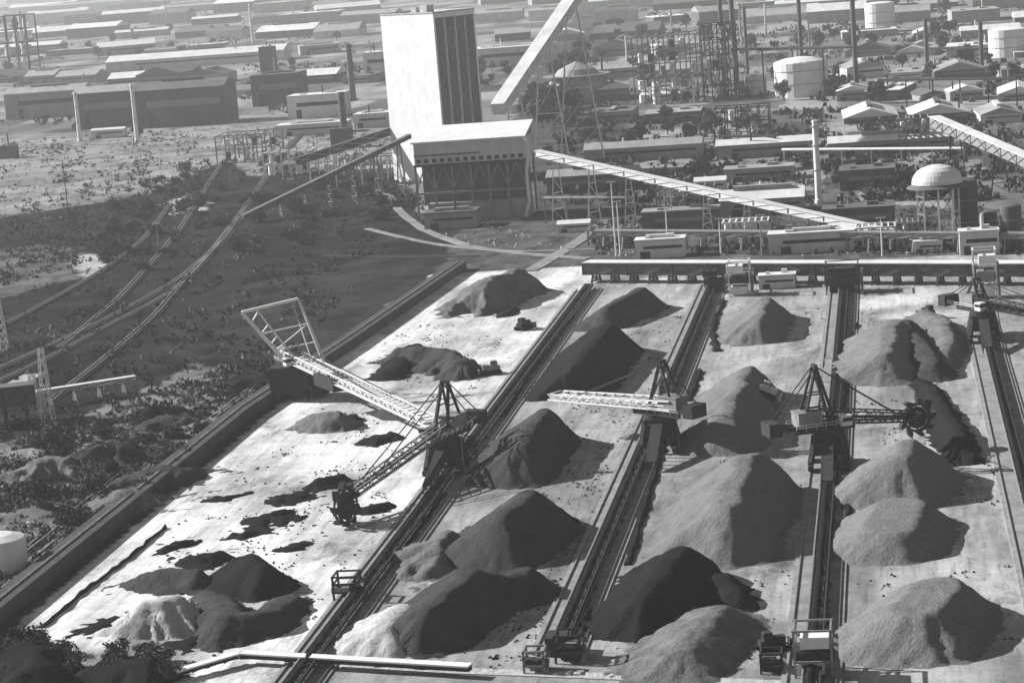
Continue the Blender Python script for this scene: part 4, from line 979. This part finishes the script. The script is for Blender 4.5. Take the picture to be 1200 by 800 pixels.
trees = [make_tree(i, 8, ('leaf','leaf','leaf2')[i % 3], 'x', 'x') for i in range(4)]
bushes = [make_bush(10+i, 'x', 'x') for i in range(4)]
scatter(bushes, [(20,600),(40,520),(120,500),(260,480),(250,520),(170,590),(90,620)], 60, .7, 1.8, 1, 'dark scrubby bush on the waste ground above the white tank', 'bushes on the waste ground')
scatter(trees, [(600,130),(720,20),(730,40),(690,120),(660,165)], 70, 1.0, 2.2, 2, 'dark leafy tree on the slope under the steep inclined gallery', 'trees under the steep inclined gallery')
scatter(trees, [(640,150),(840,135),(850,165),(640,200)], 34, .7, 1.3, 3, 'small dark tree in the middle distance right of the trestle house', 'trees right of the trestle house')
scatter(trees, [(560,70),(620,60),(600,125),(562,125)], 16, .8, 1.5, 4, 'dark tree between the tower and the steep inclined gallery', 'trees between tower and gallery')
scatter(trees, [(20,140),(240,130),(250,175),(40,158)], 22, .6, 1.1, 5, 'small dark tree around the white poles on the left', 'trees around the white poles')
scatter(trees, [(960,190),(1060,185),(1060,225),(975,225)], 16, .6, 1.1, 6, 'small dark tree left of the domed tower', 'trees left of the domed tower')
scatter(bushes, [(200,190),(330,190),(480,215),(440,290),(260,300),(120,330),(110,260)], 110, .8, 2.2, 7, 'low dark bush on the coal blackened ground at the left', 'bushes on the blackened ground')
scatter(trees, [(690,-5),(1200,-5),(1200,120),(760,125)], 60, .9, 2.2, 8, 'dark tree standing between the far sheds on the right', 'trees between the far right sheds')
scatter(trees, [(-5,0),(440,0),(420,100),(-5,100)], 50, .9, 2.2, 9, 'dark tree standing between the far sheds on the left', 'trees between the far left sheds')

# ------------------------------------------------------------------ stuff: scrub, rubble, coal lumps, far hedges
def stuff_field(name, mat, polys, n, size, seed, leafy=True, flat=1.0, zones=None):
    r = random.Random(seed); m = MB()
    for poly, cnt in zip(polys, n):
        us = [p[0] for p in poly]; vs = [p[1] for p in poly]; k = 0
        while k < cnt:
            cu, cv = r.uniform(min(us), max(us)), r.uniform(min(vs), max(vs)); grp = r.randint(2, 9)
            for _ in range(grp):
                u, v = cu+r.gauss(0, 7), cv+r.gauss(0, 3.5)
                if not inpoly(np.array([u]), np.array([v]), poly)[0]: continue
                p = G(u, v); s = size*r.uniform(.35, 1.3); k += 1
                if leafy:
                    for _ in range(7):
                        d = Vector((r.gauss(0,1), r.gauss(0,1), abs(r.gauss(0,1))*flat))*s*.55; e1 = Vector((r.gauss(0,1),r.gauss(0,1),r.gauss(0,.6))).normalized()*s*.42; e2 = Vector((r.gauss(0,.5),r.gauss(0,.5),1)).normalized()*s*.4
                        c = p+d; m.add([c-e1-e2, c+e1-e2, c+e1*.6+e2, c-e1*.6+e2], [(0,1,2,3)])
                else:
                    vs_ = [Vector((r.uniform(.6,1.2)*math.cos(a)*s, r.uniform(.6,1.2)*math.sin(a)*s, -.25)) for a in (0,1.25,2.5,3.8,5)]
                    vs_ = [p+x for x in vs_]+[p+Vector((x.x*.5, x.y*.5, s*r.uniform(.4,.9)*flat)) for x in vs_]
                    m.add(vs_, [(i,(i+1)%5,5+(i+1)%5,5+i) for i in range(5)]+[(5,6,7,8,9)])
            k += .02
    o = m.build(name, M[mat]); o['kind'] = 'stuff'; return o
LEFT = [(-20,360),(60,330),(200,200),(330,190),(480,205),(500,260),(420,330),(330,440),(240,510),(130,600),(-20,720)]
WASTE = [(-20,520),(90,500),(220,445),(320,400),(330,452),(200,555),(90,650),(-20,745)]
stuff_field('scrub', 'leaf', [LEFT, WASTE], [2600, 1500], 1.0, 31)
stuff_field('dry_grass', 'pale_spoil', [WASTE, [(-20,170),(160,155),(240,190),(60,260),(-20,270)]], [900, 500], .7, 32)
stuff_field('rubble', 'spoil', [LEFT, WASTE], [900, 1500], .9, 33, False)
stuff_field('scrub', 'leaf', [[(-20,165),(240,150),(250,200),(110,240),(-20,275)], [(-20,260),(110,240),(240,195),(260,215),(130,300),(-20,345)]], [900, 900], 1.2, 36)
stuff_field('rubble', 'pale_spoil', [[(250,115),(400,100),(460,150),(470,200),(320,215),(240,190)], [(490,262),(560,250),(640,285),(690,296),(560,292)], [(690,262),(1200,262),(1200,300),(690,300)]], [700, 110, 400], .8, 37, False)
stuff_field('scrub', 'leaf', [[(690,240),(1200,245),(1200,300),(690,298)], [(240,150),(480,150),(500,250),(330,215)]], [1500, 900], 1.2, 38)
rowAB = [(40,790),(190,620),(360,465),(430,410),(560,330),(640,335),(560,450),(480,560),(400,680),(330,790)]
stuff_field('coal_lumps', 'coal', [rowAB, [(480,790),(620,560),(700,420),(760,340),(830,345),(700,620),(640,780)], [(690,780),(770,600),(850,345),(975,345),(955,600),(940,780)], [(985,780),(990,560),(1000,350),(1140,400),(1190,700),(1200,790)]], [800, 700, 220, 220], .4, 34, False, .8)
stuff_field('scrub', 'leaf', [[(-20,150),(430,130),(450,-20),(-20,-20)], [(640,240),(660,100),(740,130),(1220,130),(1220,235),(700,240)], [(740,120),(1220,120),(1220,-20),(740,-20)]], [1200, 1800, 1500], 3.0, 35, True, .8)
scatter(bushes, [(-5,770),(30,745),(75,760),(85,800),(-5,800)], 16, .9, 1.8, 51, 'dark bush at the very bottom left corner on a black heap', 'bushes in the bottom left corner')
scatter(bushes, [(120,780),(160,760),(195,772),(200,800),(120,800)], 12, .8, 1.5, 52, 'dark bush at the bottom edge on the black heap left of the low cross conveyor', 'bushes at the bottom edge')
for o in trees+bushes:
    for c in [x for x in COL.objects if x.parent == o]: bpy.data.objects.remove(c)
    bpy.data.objects.remove(o)

# ------------------------------------------------------------------ haze
HAZE = 0.000072
if HAZE:
    m = bpy.data.materials.new('haze'); m.use_nodes = True; t = m.node_tree; t.nodes.clear()
    out = t.nodes.new('ShaderNodeOutputMaterial'); v = t.nodes.new('ShaderNodeVolumePrincipled')
    v.inputs['Color'].default_value = (.9,.9,.9,1); v.inputs['Density'].default_value = HAZE; v.inputs['Anisotropy'].default_value = .2
    t.links.new(v.outputs[0], out.inputs['Volume'])
    o = MB().box((0, 4400, 69), (12400, 9600, 144)).build('haze', m); o['kind'] = 'stuff'
print('objects', len(COL.objects))
